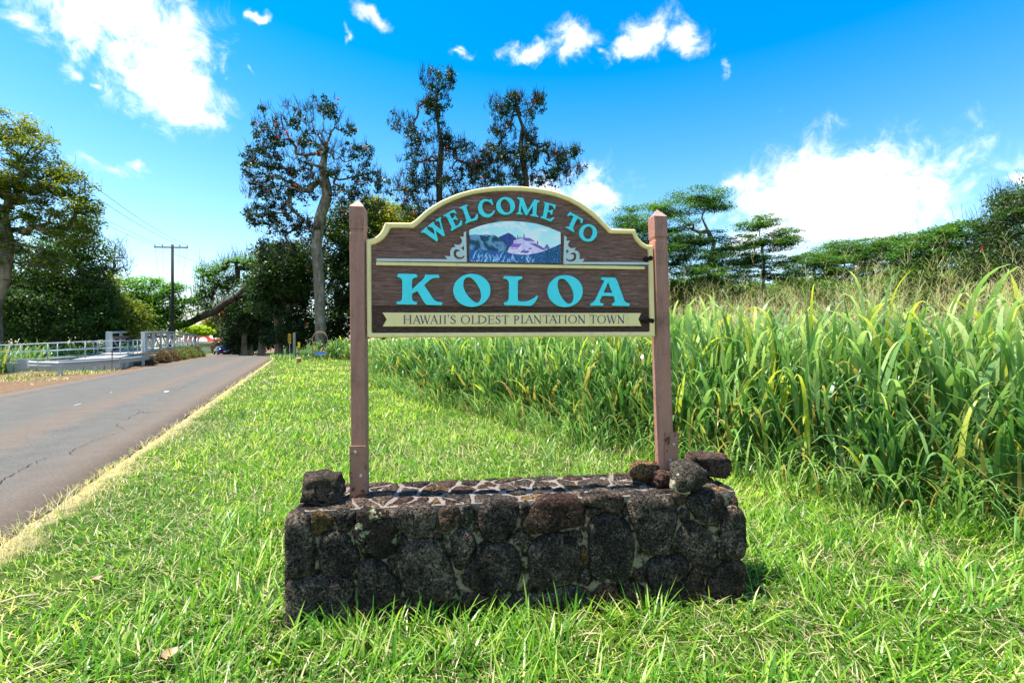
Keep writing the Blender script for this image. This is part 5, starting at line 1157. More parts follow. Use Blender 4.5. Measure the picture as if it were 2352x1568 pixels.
def tree(name, label, d, trunk, r0, blobs, ncl, nleaf, lsize, mat, bark=None, group=None, cl_r=1.0, thick=1.0, flat=0, curl=.12, up=.5, shell=.45, twigs=0, flowers=0, seed=0, asp=.5, dry=0.0, cat='tree', ndepth=0, zsq=.6, topv=.25, mintube=0.0, minz=.3):
    rng = np.random.default_rng(seed+17); bark = bark or BARK_D
    tp = [P(x, y, d+(dd[0] if dd else 0)) for x, y, *dd in trunk]; bx, by = tp[0].x, tp[0].y; tp[0] = Vector((bx, by, H(bx, by)-.3))
    T = blob_pts(blobs, d, ncl, rng, thick, shell); T = T[T[:, 2] > hgt(T[:, 0], T[:, 1])+minz]
    nodes, par, rad = skeleton([tuple(p) for p in tp], r0, T, rng, curl, max(.5, d/45), up, .58 if twigs > 4000 else .48)
    root = empty(name, (bx, by, H(bx, by)), label=label, cat=cat, group=group); off = np.array(root.location)
    v, f = tubes(nodes, par, rad, 6, mintube); mesh('trunk', v-off, f, bark, root, smooth=True)
    zn = (T[:, 2]-T[:, 2].min())/(np.ptp(T[:, 2])+1e-6)
    cr = cl_r*rng.uniform(.6, 1.3, len(T)); R3 = np.stack([cr, cr, cr*zsq], 1)
    TL = T; airy = twigs > 4000
    if airy:         # leafy sprays gathered on some limbs, the others bare
        g_ = np.array([noise.noise(Vector(p)*.42)+.6*noise.noise(Vector(p)*1.1) for p in T]); k_ = g_ > np.quantile(g_, .50); TL = T[k_]; R3 = R3[k_]*1.25; zn = zn[k_]; nleaf = int(nleaf*2.1)
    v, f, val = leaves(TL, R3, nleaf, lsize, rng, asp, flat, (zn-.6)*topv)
    att = {'v': ('FACE', val), 'dry': ('FACE', (rng.random(len(val)) < dry)*rng.random(len(val)))}
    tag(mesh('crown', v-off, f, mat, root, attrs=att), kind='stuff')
    if twigs:        # bare upright twigs sticking out of the crown
        j = rng.choice(len(T), twigs); a = T[j]+rng.normal(size=(twigs, 3))*cl_r*(.18 if airy else .5); L_ = cl_r*rng.uniform(.7, 2.3 if airy else 1.6, (twigs, 1)); dr = rng.normal(size=(twigs, 3))*.45; dr[:, 2] = np.abs(dr[:, 2])+.8; dr /= np.linalg.norm(dr, axis=1)[:, None]
        mid = a+dr*L_*.5; e = mid+(dr+rng.normal(size=dr.shape)*.25+np.array([0, 0, .25]))*L_*.5; w = d/FPX*(.5 if airy else .38); s = rng.normal(size=dr.shape); s[:, 2] = 0; s /= np.linalg.norm(s, axis=1)[:, None]
        v = np.stack([a-s*w, a+s*w, mid+s*w*.8, mid-s*w*.8, e+s*w*.5, e-s*w*.5], 1).reshape(-1, 3); b6 = np.arange(twigs)[:, None]*6
        f = np.concatenate([b6+np.array([0,1,2,3]), b6+np.array([3,2,4,5])]); tag(mesh('twigs', v-off, f, TWIG, root), kind='stuff')
    if flowers:
        j = rng.choice(len(T), int(flowers))
        flowers = int(flowers); c = T[j]+rng.normal(size=(flowers, 3))*cl_r*.6; c[:, 1] -= cl_r*.5
        v, f, val = leaves(c, min(.16, cl_r*.22), 9, min(.2, lsize*.8), rng, .8); tag(mesh('blossoms', v-off, f, FLOWER, root, attrs={'v': ('FACE', val), 'dry': ('FACE', val*0)}), kind='stuff')
    return root

GL = 'trees on the far side of the road'; GT = 'tulip trees behind the sign'; GR_ = 'flat topped trees behind the cane grass'; GS = 'trees shading the road'
def plant_trees():
    # left side
    tree('spreading_tree', 'tall spreading tree with yellowing feathery leaves at the left edge', 30, [(-10,800),(-15,700),(5,640),(15,560),(0,480)], .42,
         [(-60,300,70,50),(20,285,55,34),(70,335,55,32),(100,385,52,30),(30,400,80,50),(130,425,45,26),(60,440,60,30),(-40,440,80,60),(185,470,45,26),(100,500,60,28),(30,520,70,40),(198,500,28,30),(200,540,22,22),(180,440,36,28),(150,400,30,24),(150,545,40,26),(50,590,90,30),(120,600,40,22)], 560, 60, .20, L_YG, BARK_L, GL, .62, 1.0, .5, .14, .3, .35, twigs=500, seed=1, asp=.42, topv=.2)
    tree('broadleaf_tree', 'dark green leafy tree just right of the yellowing tree by the walkway', 35, [(130,800),(135,720),(130,640)], .5,
         [(100,610,80,60),(170,570,60,50),(185,530,32,38),(212,592,26,42),(60,680,90,60),(150,680,90,70),(205,655,44,56),(10,690,80,60),(120,745,130,40),(225,730,60,45),(30,760,120,40)], 640, 58, .22, L_DK, BARK_D, GL, 1.0, 1.2, .1, seed=2, topv=.35)
    tree('broadleaf_tree', 'leafy tree with yellow green new growth behind the truss bridge', 38, [(262,800),(262,730),(265,690)], .3,
         [(238,655,22,32),(262,700,34,34),(250,735,50,35),(300,720,30,25),(285,760,50,24)], 300, 60, .22, L_YG, BARK_D, GL, .9, 1.2, .1, seed=3, topv=.4)
    tree('bare_tree', 'bare grey twiggy tree showing above the leafy trees at left', 46, [(255,800),(255,690),(258,620)], .16, [(262,575,22,30),(278,620,26,16),(262,610,26,30)], 110, 1, .1, L_DK, TWIG, GL, .6, twigs=420, seed=4, curl=.25)
    tree('monkeypod_tree', 'bright green layered tree left of the utility pole', 58, [(352,800),(352,740),(345,700)], .35,
         [(320,650,50,14),(350,670,55,16),(395,663,32,12),(310,690,50,22),(370,700,45,20),(425,695,24,12),(330,725,60,24),(420,720,26,14),(395,740,40,18)], 330, 60, .30, L_BR, BARK_D, GL, 1.15, 1.0, .6, seed=5, zsq=.4, topv=.3)
    tree('leaning_tree', 'leaning monkeypod tree with thick dark limbs arching over the road', 60, [(380,812,0),(396,752,0),(430,744,0),(462,728,-1),(492,716,-1),(520,694,-2),(545,682,-3),(568,658,-3),(596,638,-3)], .42,
         [(480,620,26,10),(500,640,40,12),(540,610,35,14),(580,600,40,14),(610,610,25,18),(490,665,35,16),(465,690,22,16),(525,650,30,14),(615,640,20,25)], 300, 26, .30, L_BR, BARK_D, GS, 1.0, 1.0, .5, twigs=1500, seed=6, zsq=.5, up=.2)
    tree('twiggy_tree', 'dry twiggy tree with orange blossoms over the bend of the road', 66, [(560,810),(562,760),(560,730)], .35,
         [(510,705,40,14),(560,700,50,18),(600,715,35,20),(480,720,30,10),(540,730,50,10)], 240, 22, .28, L_MD, BARK_L, GS, 1.1, 1.0, .2, twigs=1400, flowers=40, seed=7)
    tree('lime_tree', 'round lime green tree in front of the red building', 104, [(448,800),(448,775)], .3, [(450,757,28,10),(435,764,22,7),(468,763,22,7)], 130, 60, .40, L_LIME, BARK_D, None, 1.0, 1.0, .4, seed=8, zsq=.4)
    tree('blossoming_tree', 'tree with orange blossoms above the red building', 135, [(492,800),(492,770)], .4, [(485,748,24,16),(505,758,22,16),(500,740,24,14)], 170, 45, .55, L_YG, BARK_D, None, 1.5, 1.0, .3, flowers=50, seed=9)
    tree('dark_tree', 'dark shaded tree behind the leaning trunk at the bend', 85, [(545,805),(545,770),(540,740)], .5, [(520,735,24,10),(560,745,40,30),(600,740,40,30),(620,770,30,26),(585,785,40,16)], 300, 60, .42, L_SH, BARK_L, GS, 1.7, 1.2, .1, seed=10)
    # the shady avenue on the right of the road
    for k, (px, d, top, w) in enumerate([(640,52,600,60),(600,60,640,50),(572,68,680,40),(552,78,715,30)]):
        tree('avenue_tree', ['grey trunked tree nearest the tall grass at the roadside', 'second shaded tree along the right edge of the road', 'third shaded tree along the right edge of the road', 'farthest shaded tree where the road bends'][k], d, [(px,812),(px+2,770),(px-3,730),(px+4,690)], .42,
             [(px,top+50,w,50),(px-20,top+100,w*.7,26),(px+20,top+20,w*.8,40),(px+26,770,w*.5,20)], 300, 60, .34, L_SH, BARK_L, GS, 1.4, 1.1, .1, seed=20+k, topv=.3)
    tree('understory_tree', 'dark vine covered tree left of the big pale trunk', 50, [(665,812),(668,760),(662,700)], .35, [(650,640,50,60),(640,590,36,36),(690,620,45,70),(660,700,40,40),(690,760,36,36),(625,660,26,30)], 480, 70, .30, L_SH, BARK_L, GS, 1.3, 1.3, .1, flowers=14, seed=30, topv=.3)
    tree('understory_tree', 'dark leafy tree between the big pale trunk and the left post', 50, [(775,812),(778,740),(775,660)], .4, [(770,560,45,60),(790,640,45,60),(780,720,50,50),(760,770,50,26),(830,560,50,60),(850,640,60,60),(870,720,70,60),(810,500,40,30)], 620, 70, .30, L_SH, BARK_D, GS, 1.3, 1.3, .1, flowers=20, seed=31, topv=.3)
    tree('yellow_green_tree', 'low yellow green tree just above the left shoulder of the sign', 52, [(885,812),(885,620)], .35, [(870,490,45,30),(920,500,50,26),(850,530,40,40),(940,545,80,40),(1000,600,120,60)], 420, 70, .30, L_YG, BARK_D, GT, 1.2, 1.2, .1, flowers=16, seed=32)
    # tulip trees
    tree('tulip_tree', 'tall sparse tulip tree with a pale trunk and red flowers left of the sign', 44, [(735,815),(736,740),(733,640),(727,560),(735,500),(752,450),(742,380),(750,330)], .50,
         [(630,300,50,40),(680,265,45,32),(745,250,40,26),(790,285,28,24),(600,370,45,35),(655,355,60,42),(720,335,50,48),(780,355,35,30),(830,345,28,22),(585,430,34,35),(630,440,45,40),(700,420,50,50),(760,410,40,30),(840,400,40,30),(880,430,22,24),(600,500,40,35),(660,520,50,40),(640,570,40,40),(710,530,40,30),(800,450,50,30),(860,470,30,20),(570,400,22,10),(610,250,12,10)], 900, 15, .23, L_TU, BARK_L, GT, .40, 1.0, 0, .07, .5, .1, twigs=5200, flowers=60, seed=40, asp=.6, topv=0)
    tree('tulip_tree', 'tallest bare topped tulip tree with red flowers behind the arch of the sign', 49, [(1012,815),(1012,620),(1010,480),(1008,400),(1014,330),(1002,260),(1006,205)], .36,
         [(1000,190,40,26),(1010,235,32,28),(985,255,30,30),(930,290,32,22),(960,330,34,30),(1010,320,34,36),(1050,330,34,30),(1000,390,60,40),(1070,370,44,36),(950,390,44,34),(1090,420,44,40),(940,440,44,34),(1020,440,60,36),(980,480,60,30),(1100,370,36,30),(905,275,14,16),(1035,175,14,18),(975,180,14,16)], 760, 13, .23, L_TU, BARK_D, GT, .40, 1.0, 0, .07, .5, .1, twigs=5200, flowers=46, seed=41, asp=.6, topv=0)
    tree('tulip_tree', 'right hand tulip tree with a forked bare top behind the sign', 50, [(1215,815),(1215,620),(1212,480),(1208,410),(1196,340),(1200,290),(1186,250)], .34,
         [(1140,250,30,26),(1180,240,28,24),(1225,250,30,28),(1160,300,34,30),(1210,310,24,34),(1140,360,34,36),(1200,370,44,40),(1250,350,34,26),(1290,370,30,26),(1315,350,20,12),(1180,420,50,26),(1270,410,50,22),(1310,400,28,16),(1335,385,12,10),(1120,400,40,34),(1190,225,14,12),(1240,225,14,14)], 720, 13, .23, L_TU, BARK_D, GT, .40, 1.0, 0, .07, .5, .1, twigs=4800, flowers=26, seed=42, asp=.6, topv=0)
    # flat topped trees to the right
    tree('albizia_tree', 'tallest umbrella shaped albizia tree just right of the sign', 60, [(1640,815),(1650,700),(1625,620),(1640,560),(1612,500)], .30,
         [(1600,455,62,16),(1570,478,70,12),(1640,470,34,14),(1480,492,70,14),(1540,520,60,14),(1430,508,30,10),(1630,545,34,12),(1560,560,60,18),(1500,590,90,24),(1600,600,70,24),(1560,640,120,24),(1450,560,50,30),(1600,670,90,24),(1540,560,70,20),(1480,530,60,18)], 640, 110, .26, L_AL, BARK_L, GR_, 1.75, 1.6, .6, .08, .35, seed=50, zsq=.17, topv=.3)
    tree('albizia_tree', 'second albizia tree with loose layered crown right of the tallest one', 62, [(1750,815),(1752,700),(1755,600),(1745,540)], .18,
         [(1755,508,44,9),(1725,520,30,9),(1800,540,42,10),(1820,555,26,8),(1770,565,50,12),(1700,560,50,16),(1680,590,60,22),(1760,600,70,14),(1790,630,50,14),(1660,630,80,24)], 380, 100, .26, L_AL, BARK_L, GR_, 1.4, 1.5, .6, .08, .35, seed=51, zsq=.17, topv=.3)
    for k, (px, py, w, d, lab) in enumerate([(1870,588,52,84,'low flat topped tree at the left end of the distant row'),(1935,562,60,88,'distant flat topped tree under the big white cloud'),(2010,556,60,90,'distant flat topped tree in the middle of the far row'),(2085,545,60,86,'distant flat topped tree near the dark tree at right')]):
        tree('albizia_tree', lab, d, [(px,815),(px+4,680),(px,620)], .26, [(px,py,w*.8,8),(px-30,py+18,w,9),(px+30,py+14,w,10),(px,py+38,w*1.2,12),(px+10,py+62,w*1.2,12),(px,py+88,w*1.2,14)], 260, 80, .34, L_AL, BARK_L, GR_, 1.7, 1.4, .6, .08, .35, seed=60+k, zsq=.2, topv=.3)
    tree('bushy_tree', 'dark bushy tree joining the far row at right', 52, [(2165,815),(2165,680)], .35, [(2160,560,60,36),(2100,590,50,36),(2210,545,50,30),(2180,620,90,50),(2090,640,70,30),(2250,600,50,60),(2200,525,40,14),(2140,540,40,12)], 480, 60, .30, L_AL, BARK_D, GR_, 1.3, 1.3, .5, zsq=.3, seed=70, topv=.1)
    tree('bushy_tree', 'tallest dark twiggy tree with seed pods at the right edge', 34, [(2330,815),(2330,680),(2325,600)], .30, [(2320,470,40,30),(2370,460,60,50),(2300,520,50,40),(2360,540,60,60),(2290,580,50,40),(2260,620,50,40),(2340,640,80,40)], 460, 38, .20, L_DK, BARK_D, GR_, .8, 1.2, 0, .18, twigs=2000, flowers=8, seed=71)
    # dark wood far behind, closing the horizon: each tree its own
    for k, (px, d, top) in enumerate([(-60,60,600),(60,62,640),(180,64,650),(300,90,700),(1350,75,690),(1560,80,640),(2240,80,600),(2420,60,560),(2560,60,540),(-260,60,480),(-420,60,460)]):
        tree('background_tree', f"background tree {['beyond the left edge of the view','behind the yellowing tree at left','behind the dark leafy tree at left','behind the layered tree near the pole','hidden behind the right part of the sign','behind the tallest albizia tree','behind the bushy trees at right','beyond the right edge of the view','well beyond the right edge of the view','well beyond the left edge of the view','farthest beyond the left edge of the view'][k]}", d, [(px,812),(px,760)], .35, [(px,(top+790)/2,75,(790-top)/2),(px+20,top+20,40,24)], 200, 40, .5, L_DK, BARK_D, None, 1.9, 1.0, .1, seed=80+k)
plant_trees()
def understory():
    for k, (px, d, top, w) in enumerate([(1560,66,655,60),(1650,70,640,60),(1740,70,650,60),(1830,78,640,60),(1920,78,650,60),(2010,78,640,60),(2090,70,640,60),(2170,60,630,60)]):
        tree('understory_tree', ['low dark tree','dense low tree','rounded low tree','dark bushy low tree'][k % 4]+' under the '+['left part of the tallest albizia tree','right part of the tallest albizia tree','second albizia tree','right edge of the second albizia tree','leftmost distant flat topped tree','middle of the distant flat topped row','right end of the distant flat topped row','dark bushy tree at right'][k], d, [(px,812),(px,740)], .2, [(px,(top+770)/2,w,(770-top)/2),(px-20,top+14,w*.5,14)], 230, 110, .34, L_DK if k % 2 else L_AL, BARK_D, GR_, 1.4, 1.2, .2, seed=300+k, topv=.3)
understory()

def shrubs():
    def shrub(name, label, x, y, rx, ry, hz, mat, n, nl, ls, seed, dry=.0, group=None, cat='shrub', twigs=300):
        rng = np.random.default_rng(seed); z0 = H(x, y); root = empty(name, (x, y, z0), label=label, cat=cat, group=group)
        g = rng.normal(size=(n, 3)); g /= np.linalg.norm(g, axis=1)[:, None]; g *= rng.random((n, 1))**.35; g[:, 2] = np.abs(g[:, 2])
        T = g*np.array([rx, ry, hz])*rng.uniform(.75, 1.1, (n, 1)); u = np.array([UX, UY, 0]); w = np.array([NX, NY, 0]); Tw = T[:, :1]*w+T[:, 1:2]*u+np.array([0, 0, 1])*T[:, 2:3]
        st = np.stack([Tw*[.25, .25, 0], Tw], 1); nodes = st.reshape(-1, 3); par = np.full(len(nodes), -1); par[1::2] = np.arange(0, len(nodes), 2); v, f = tubes(nodes, par, np.full(len(nodes), .008), 4); mesh('stems', v, f, TWIG, root)
        v, f, val = leaves(Tw, .16, nl, ls, rng, .5); tag(mesh('foliage', v, f, mat, root, attrs={'v': ('FACE', val), 'dry': ('FACE', (rng.random(len(val)) < dry)*.8)}), kind='stuff')
    x, y = xy(8.75, 42.5)
    for k, (s, p, rx, ry, hz, m, lab) in enumerate([(39.5,9.0,.35,1.2,.75,L_DRY,'dry brown weeds hiding the middle of the guardrail'),(42.2,8.8,.45,1.8,1.05,L_DRY,'dry brown weeds by the near end of the footbridge'),(45.5,8.9,.5,2.2,1.0,L_DRY,'brown bush against the footbridge truss'),(49,9.0,.6,2.5,1.1,L_MD,'green and brown weeds in front of the footbridge'),(53.5,9.2,.8,2.8,1.25,L_MD,'green bush near the far end of the footbridge'),(58.5,9.7,1.0,3.0,1.45,L_DK,'dark green bush at the far end of the footbridge'),(64,10.3,1.2,3.5,1.6,L_MD,'large green bush spilling over the road edge at the bend'),(70,11.4,1.2,3.5,1.5,L_DK,'green bush beside the road near the blue car')]):
        shrub('roadside_shrub', lab, *xy(p, s), rx, ry, hz, m, 260, 34, .075, 200+k, .35 if m is not L_DRY else 0, 'shrubs along the guardrail')
    for k, (px, d, w, h_, lab) in enumerate([(505,92,1.8,2.0,'brown leafed bush above the blue car')]):
        shrub('roadside_shrub', lab, (px-1176)/FPX*d, d, w, w, h_+1.2, L_DRY, 260, 30, .22, 240+k)
shrubs()
# ---------------------------------------------------------------- grass
def blades(base, az, L, W, lean, curl, K=3, power=1.0, tw=None, fold=0.0):
    """ribbons: base (n,3), heading az, length, width, lean from vertical at the foot, added bend toward the tip"""
    n = len(base); t = np.linspace(0, 1, K+1); th = lean[:, None]+curl[:, None]*t[None]**power
    tm = (t[1:]+t[:-1])/2; thm = lean[:, None]+curl[:, None]*tm[None]**power; ds = (L/K)[:, None]
    h = np.concatenate([np.zeros((n, 1)), np.cumsum(np.sin(thm)*ds, 1)], 1); z = np.concatenate([np.zeros((n, 1)), np.cumsum(np.cos(thm)*ds, 1)], 1)
    if tw is None: tw = np.zeros(n)
    dx, dy = np.cos(az), np.sin(az); sa = az+PI/2+tw; sx, sy = np.cos(sa), np.sin(sa)
    prof = np.clip(np.minimum(1, .55+t*2.2)*(1-t**2.2)+.03, .03, 1)[None]*W[:, None]/2
    cx = base[:, 0:1]+h*dx[:, None]; cy = base[:, 1:2]+h*dy[:, None]; cz = base[:, 2:3]+z
    l = np.stack([cx-sx[:, None]*prof, cy-sy[:, None]*prof, cz], -1); r = np.stack([cx+sx[:, None]*prof, cy+sy[:, None]*prof, cz], -1)
    v = np.stack([l, r], 2).reshape(-1, 3)           # n,(K+1),2
    b = (np.arange(n)*(K+1)*2)[:, None]+np.arange(K)[None]*2
    f = np.stack([b, b+1, b+3, b+2], -1).reshape(-1, 4)
    return v, f, np.repeat(np.arange(n), K)
L_GRASS = leaf_mat('lawn_blades', [(0, (.024,.075,.010)), (.35, (.070,.205,.016)), (.7, (.195,.38,.03)), (1, (.50,.58,.13))], .42, .36, 1.5, (.72,.58,.36))
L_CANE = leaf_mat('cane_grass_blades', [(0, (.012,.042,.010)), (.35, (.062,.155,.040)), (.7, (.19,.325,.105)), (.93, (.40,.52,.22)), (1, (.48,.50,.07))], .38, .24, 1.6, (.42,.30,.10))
L_SEED = leaf_mat('seed_head_hairs', [(0, (.42,.34,.16)), (.5, (.66,.56,.31)), (1, (.84,.76,.50))], .5, .6, 1.25)

# front edge of the tall grass, from the near right to the far left
CE = [(7.5,-4.0),(6.2,.5),(5.1,2.6),(4.0,3.75),(2.75,5.35),(.95,7.5),(-.6,10.0),(-2.1,12.0),(-5.0,16.8),(-7.8,24.0),(-11.2,35.5),(-14.5,38.6),(-19.6,39.8)]
CEx = np.array([a for a, _ in CE]); CEy = np.array([b for _, b in CE])
def cane_edge_dist(x, y):
    """signed distance behind the front edge (positive = in the tall grass)"""
    best = np.full(np.shape(x), 1e9); sg = np.ones(np.shape(x))
    for (x0, y0), (x1, y1) in zip(CE[:-1], CE[1:]):
        dx, dy = x1-x0, y1-y0; L2 = dx*dx+dy*dy; t = np.clip(((x-x0)*dx+(y-y0)*dy)/L2, 0, 1); qx = x0+dx*t; qy = y0+dy*t
        d = np.hypot(x-qx, y-qy); c = (x-x0)*dy-(y-y0)*dx; m = d < best; best = np.where(m, d, best); sg = np.where(m, np.sign(c), sg)
    return best*sg
def in_wall(x, y, g=0.0):
    a = (x-WO.x)*W_ax.x+(y-WO.y)*W_ax.y; b = -((x-WO.x)*W_n.x+(y-WO.y)*W_n.y)
    return (a > -g) & (a < 2.735+g) & (b > -g) & (b < .5+g)

def lawn():
    rng = np.random.default_rng(5); V = []; F = []; A_ = []; D_ = []; off = 0
    def put(v, f, idx, val, dry):
        nonlocal off
        V.append(v); F.append(f+off); A_.append(val[idx]); D_.append(dry[idx]); off += len(v)
    def patch(x, y): return np.array([noise.noise(Vector((a*.55, b*.55, 3)))+.7*noise.noise(Vector((a*2.7, b*2.7, 7))) for a, b in zip(x, y)])
    for d0, d1, dens, ws, K, hs in [(.4,1.6,700,1.2,3,1.0),(1.6,2.6,2700,1.0,4,1.0),(2.6,3.8,2200,1.05,3,1.0),(3.8,6,1300,1.35,3,1.0),(6,9,620,1.8,3,1.05),(9,14,300,2.6,2,1.1),(14,22,130,3.8,2,1.2),(22,34,46,5.5,2,1.3),(34,50,18,8,2,1.3)]:
        xw = 1.32; area = (d1-d0)*(d1+d0)*xw; n = int(area*dens)
        y = np.sqrt(rng.uniform(d0*d0, d1*d1, n)); x = rng.uniform(-1, 1, n)*xw*y
        p, s = x*NX+y*NY, x*UX+y*UY; ced = cane_edge_dist(x, y)
        ok = (p < edge_a(s)+.05+pshift(s)) & (ced < .5) & ~in_wall(x, y, .01); x, y, p, s, ced = x[ok], y[ok], p[ok], s[ok], ced[ok]; n = len(x)
        pt = patch(x, y); edge = sstep(-.46, -.16, p-pshift(s)-edge_a(s)+.12*np.sin(s*2.1)+.1*np.sin(s*5.3+1)); mown = sstep(.2, 1.1, p)          # short near the road
        kind = rng.random(n); long_ = (kind < .30+.25*pt)*(1-mown*.8) > .15
        nearcane = sstep(-1.0, .2, ced)
        L_ = np.where(long_, rng.uniform(.09, .20, n), rng.uniform(.035, .085, n))*(1+.5*nearcane)*hs*(1-.35*mown)
        L_ = np.where(edge > .4, rng.uniform(.04, .19, n)*rng.uniform(.6, 1, n), L_)
        W_ = np.where(long_, rng.uniform(.005, .0105, n), rng.uniform(.003, .006, n))*ws; W_ = np.where(edge > .4, .0035*ws, W_)
        az = rng.uniform(0, 2*PI, n); az = np.where(long_, az*.6+2.2+pt*2.5, az)
        lean = np.where(long_, rng.uniform(.1, .95, n), rng.uniform(.1, 1.15, n)); curl = rng.uniform(.1, 1.1, n)
        b = np.stack([x, y, hgt(x, y)-.005], -1)
        v, f, idx = blades(b, az, L_, W_, lean, curl, K, 1.3, rng.uniform(-.7, .7, n))
        tire = np.clip(1-np.abs((y-26.3-.08*(x+12))/1.3), 0, 1)*((x > -17) & (x < -8))    # pale dry track across the verge
        tire = np.maximum(tire, np.clip(1-np.abs(p-(1.2+.4*np.sin(s*.2)))/.5, 0, 1)*.45*sstep(9, 18, s))
        val = np.clip(rng.random(n)*.74+.12+.36*pt+.15*long_-.28*(~long_)*(d1 < 6)+.15*sstep(8, 20, y), 0, 1)
        dry = np.clip((rng.random(n) < np.clip(.10+.16*(pt < -.15)+.95*edge+.8*tire+.12*(1-long_), 0, 1))*rng.uniform(.5, 1.0, n), 0, 1)
        put(v, f, idx, val, dry)
    # broad coarse blades lying in tufts, and bits of straw
    for n, d0, d1, ws in [(15000,1.5,4.2,1.0),(11000,4.2,8,1.35),(7000,8,15,2.0)]:
        y = np.sqrt(rng.uniform(d0*d0, d1*d1, n)); x = rng.uniform(-1, 1, n)*1.3*y; p = x*NX+y*NY; pt = patch(x, y); q = np.array([noise.noise(Vector((a*2.3, b*2.3, 15))) for a, b in zip(x, y)])
        ok = (p < 1.3) & (cane_edge_dist(x, y) < .3) & ~in_wall(x, y, .03) & (q > -.12) & (rng.random(n) < 1.1-.75*sstep(.2, 1.0, p)); x, y, q = x[ok], y[ok], q[ok]; n = len(x)
        az = q*9+rng.normal(size=n)*.7; v, f, idx = blades(np.stack([x, y, hgt(x, y)], -1), az, rng.uniform(.10, .26, n), rng.uniform(.008, .015, n)*ws, rng.uniform(.25, 1.15, n), rng.uniform(.0, .9, n), 4, rng.choice([1.5, 3.0]), rng.normal(size=n)*.5)
        put(v, f, idx, np.clip(rng.random(n)*.7+.22, 0, 1), (rng.random(n) < .04)*.8)
    n = 26000; y = np.sqrt(rng.uniform(1.5**2, 9**2, n)); x = rng.uniform(-1, 1, n)*1.3*y; p = x*NX+y*NY; ok = (p < 1.7) & (cane_edge_dist(x, y) < .2) & ~in_wall(x, y, .02); x, y = x[ok], y[ok]; n = len(x)
    v, f, idx = blades(np.stack([x, y, hgt(x, y)+rng.uniform(.005, .05, n)], -1), rng.uniform(0, 2*PI, n), rng.uniform(.04, .16, n), rng.uniform(.002, .006, n)*(1+y*.08), rng.uniform(1.1, 1.65, n), rng.uniform(-.3, .5, n), 2)
    put(v, f, idx, rng.random(n), rng.uniform(.75, 1, n))
    # leafy weeds between the blades
    n = 16000; y = rng.uniform(1.6, 6.5, n); x = rng.uniform(-1.25, 1.25, n)*y; p = x*NX+y*NY; ok = (p < 1.6) & (cane_edge_dist(x, y) < .2) & ~in_wall(x, y, .01); x, y = x[ok], y[ok]; pt = patch(x, y); ok = pt < .12; x, y = x[ok], y[ok]; n = len(x)
    cen = np.stack([x, y, hgt(x, y)+rng.uniform(.01, .045, n)], -1); v, f, val = leaves(cen, .012, 3, .017, rng, .7, .6)
    put(v, f, np.arange(len(f)), val*.7+.1, np.zeros(len(f)))
    o = mesh('lawn_grass', np.concatenate(V), np.concatenate(F), L_GRASS, attrs={'v': ('FACE', np.concatenate(A_)), 'dry': ('FACE', np.concatenate(D_))})
    tag(o, 'bright green lawn grass with a straw coloured fringe along the road', kind='stuff'); return len(np.concatenate(F))

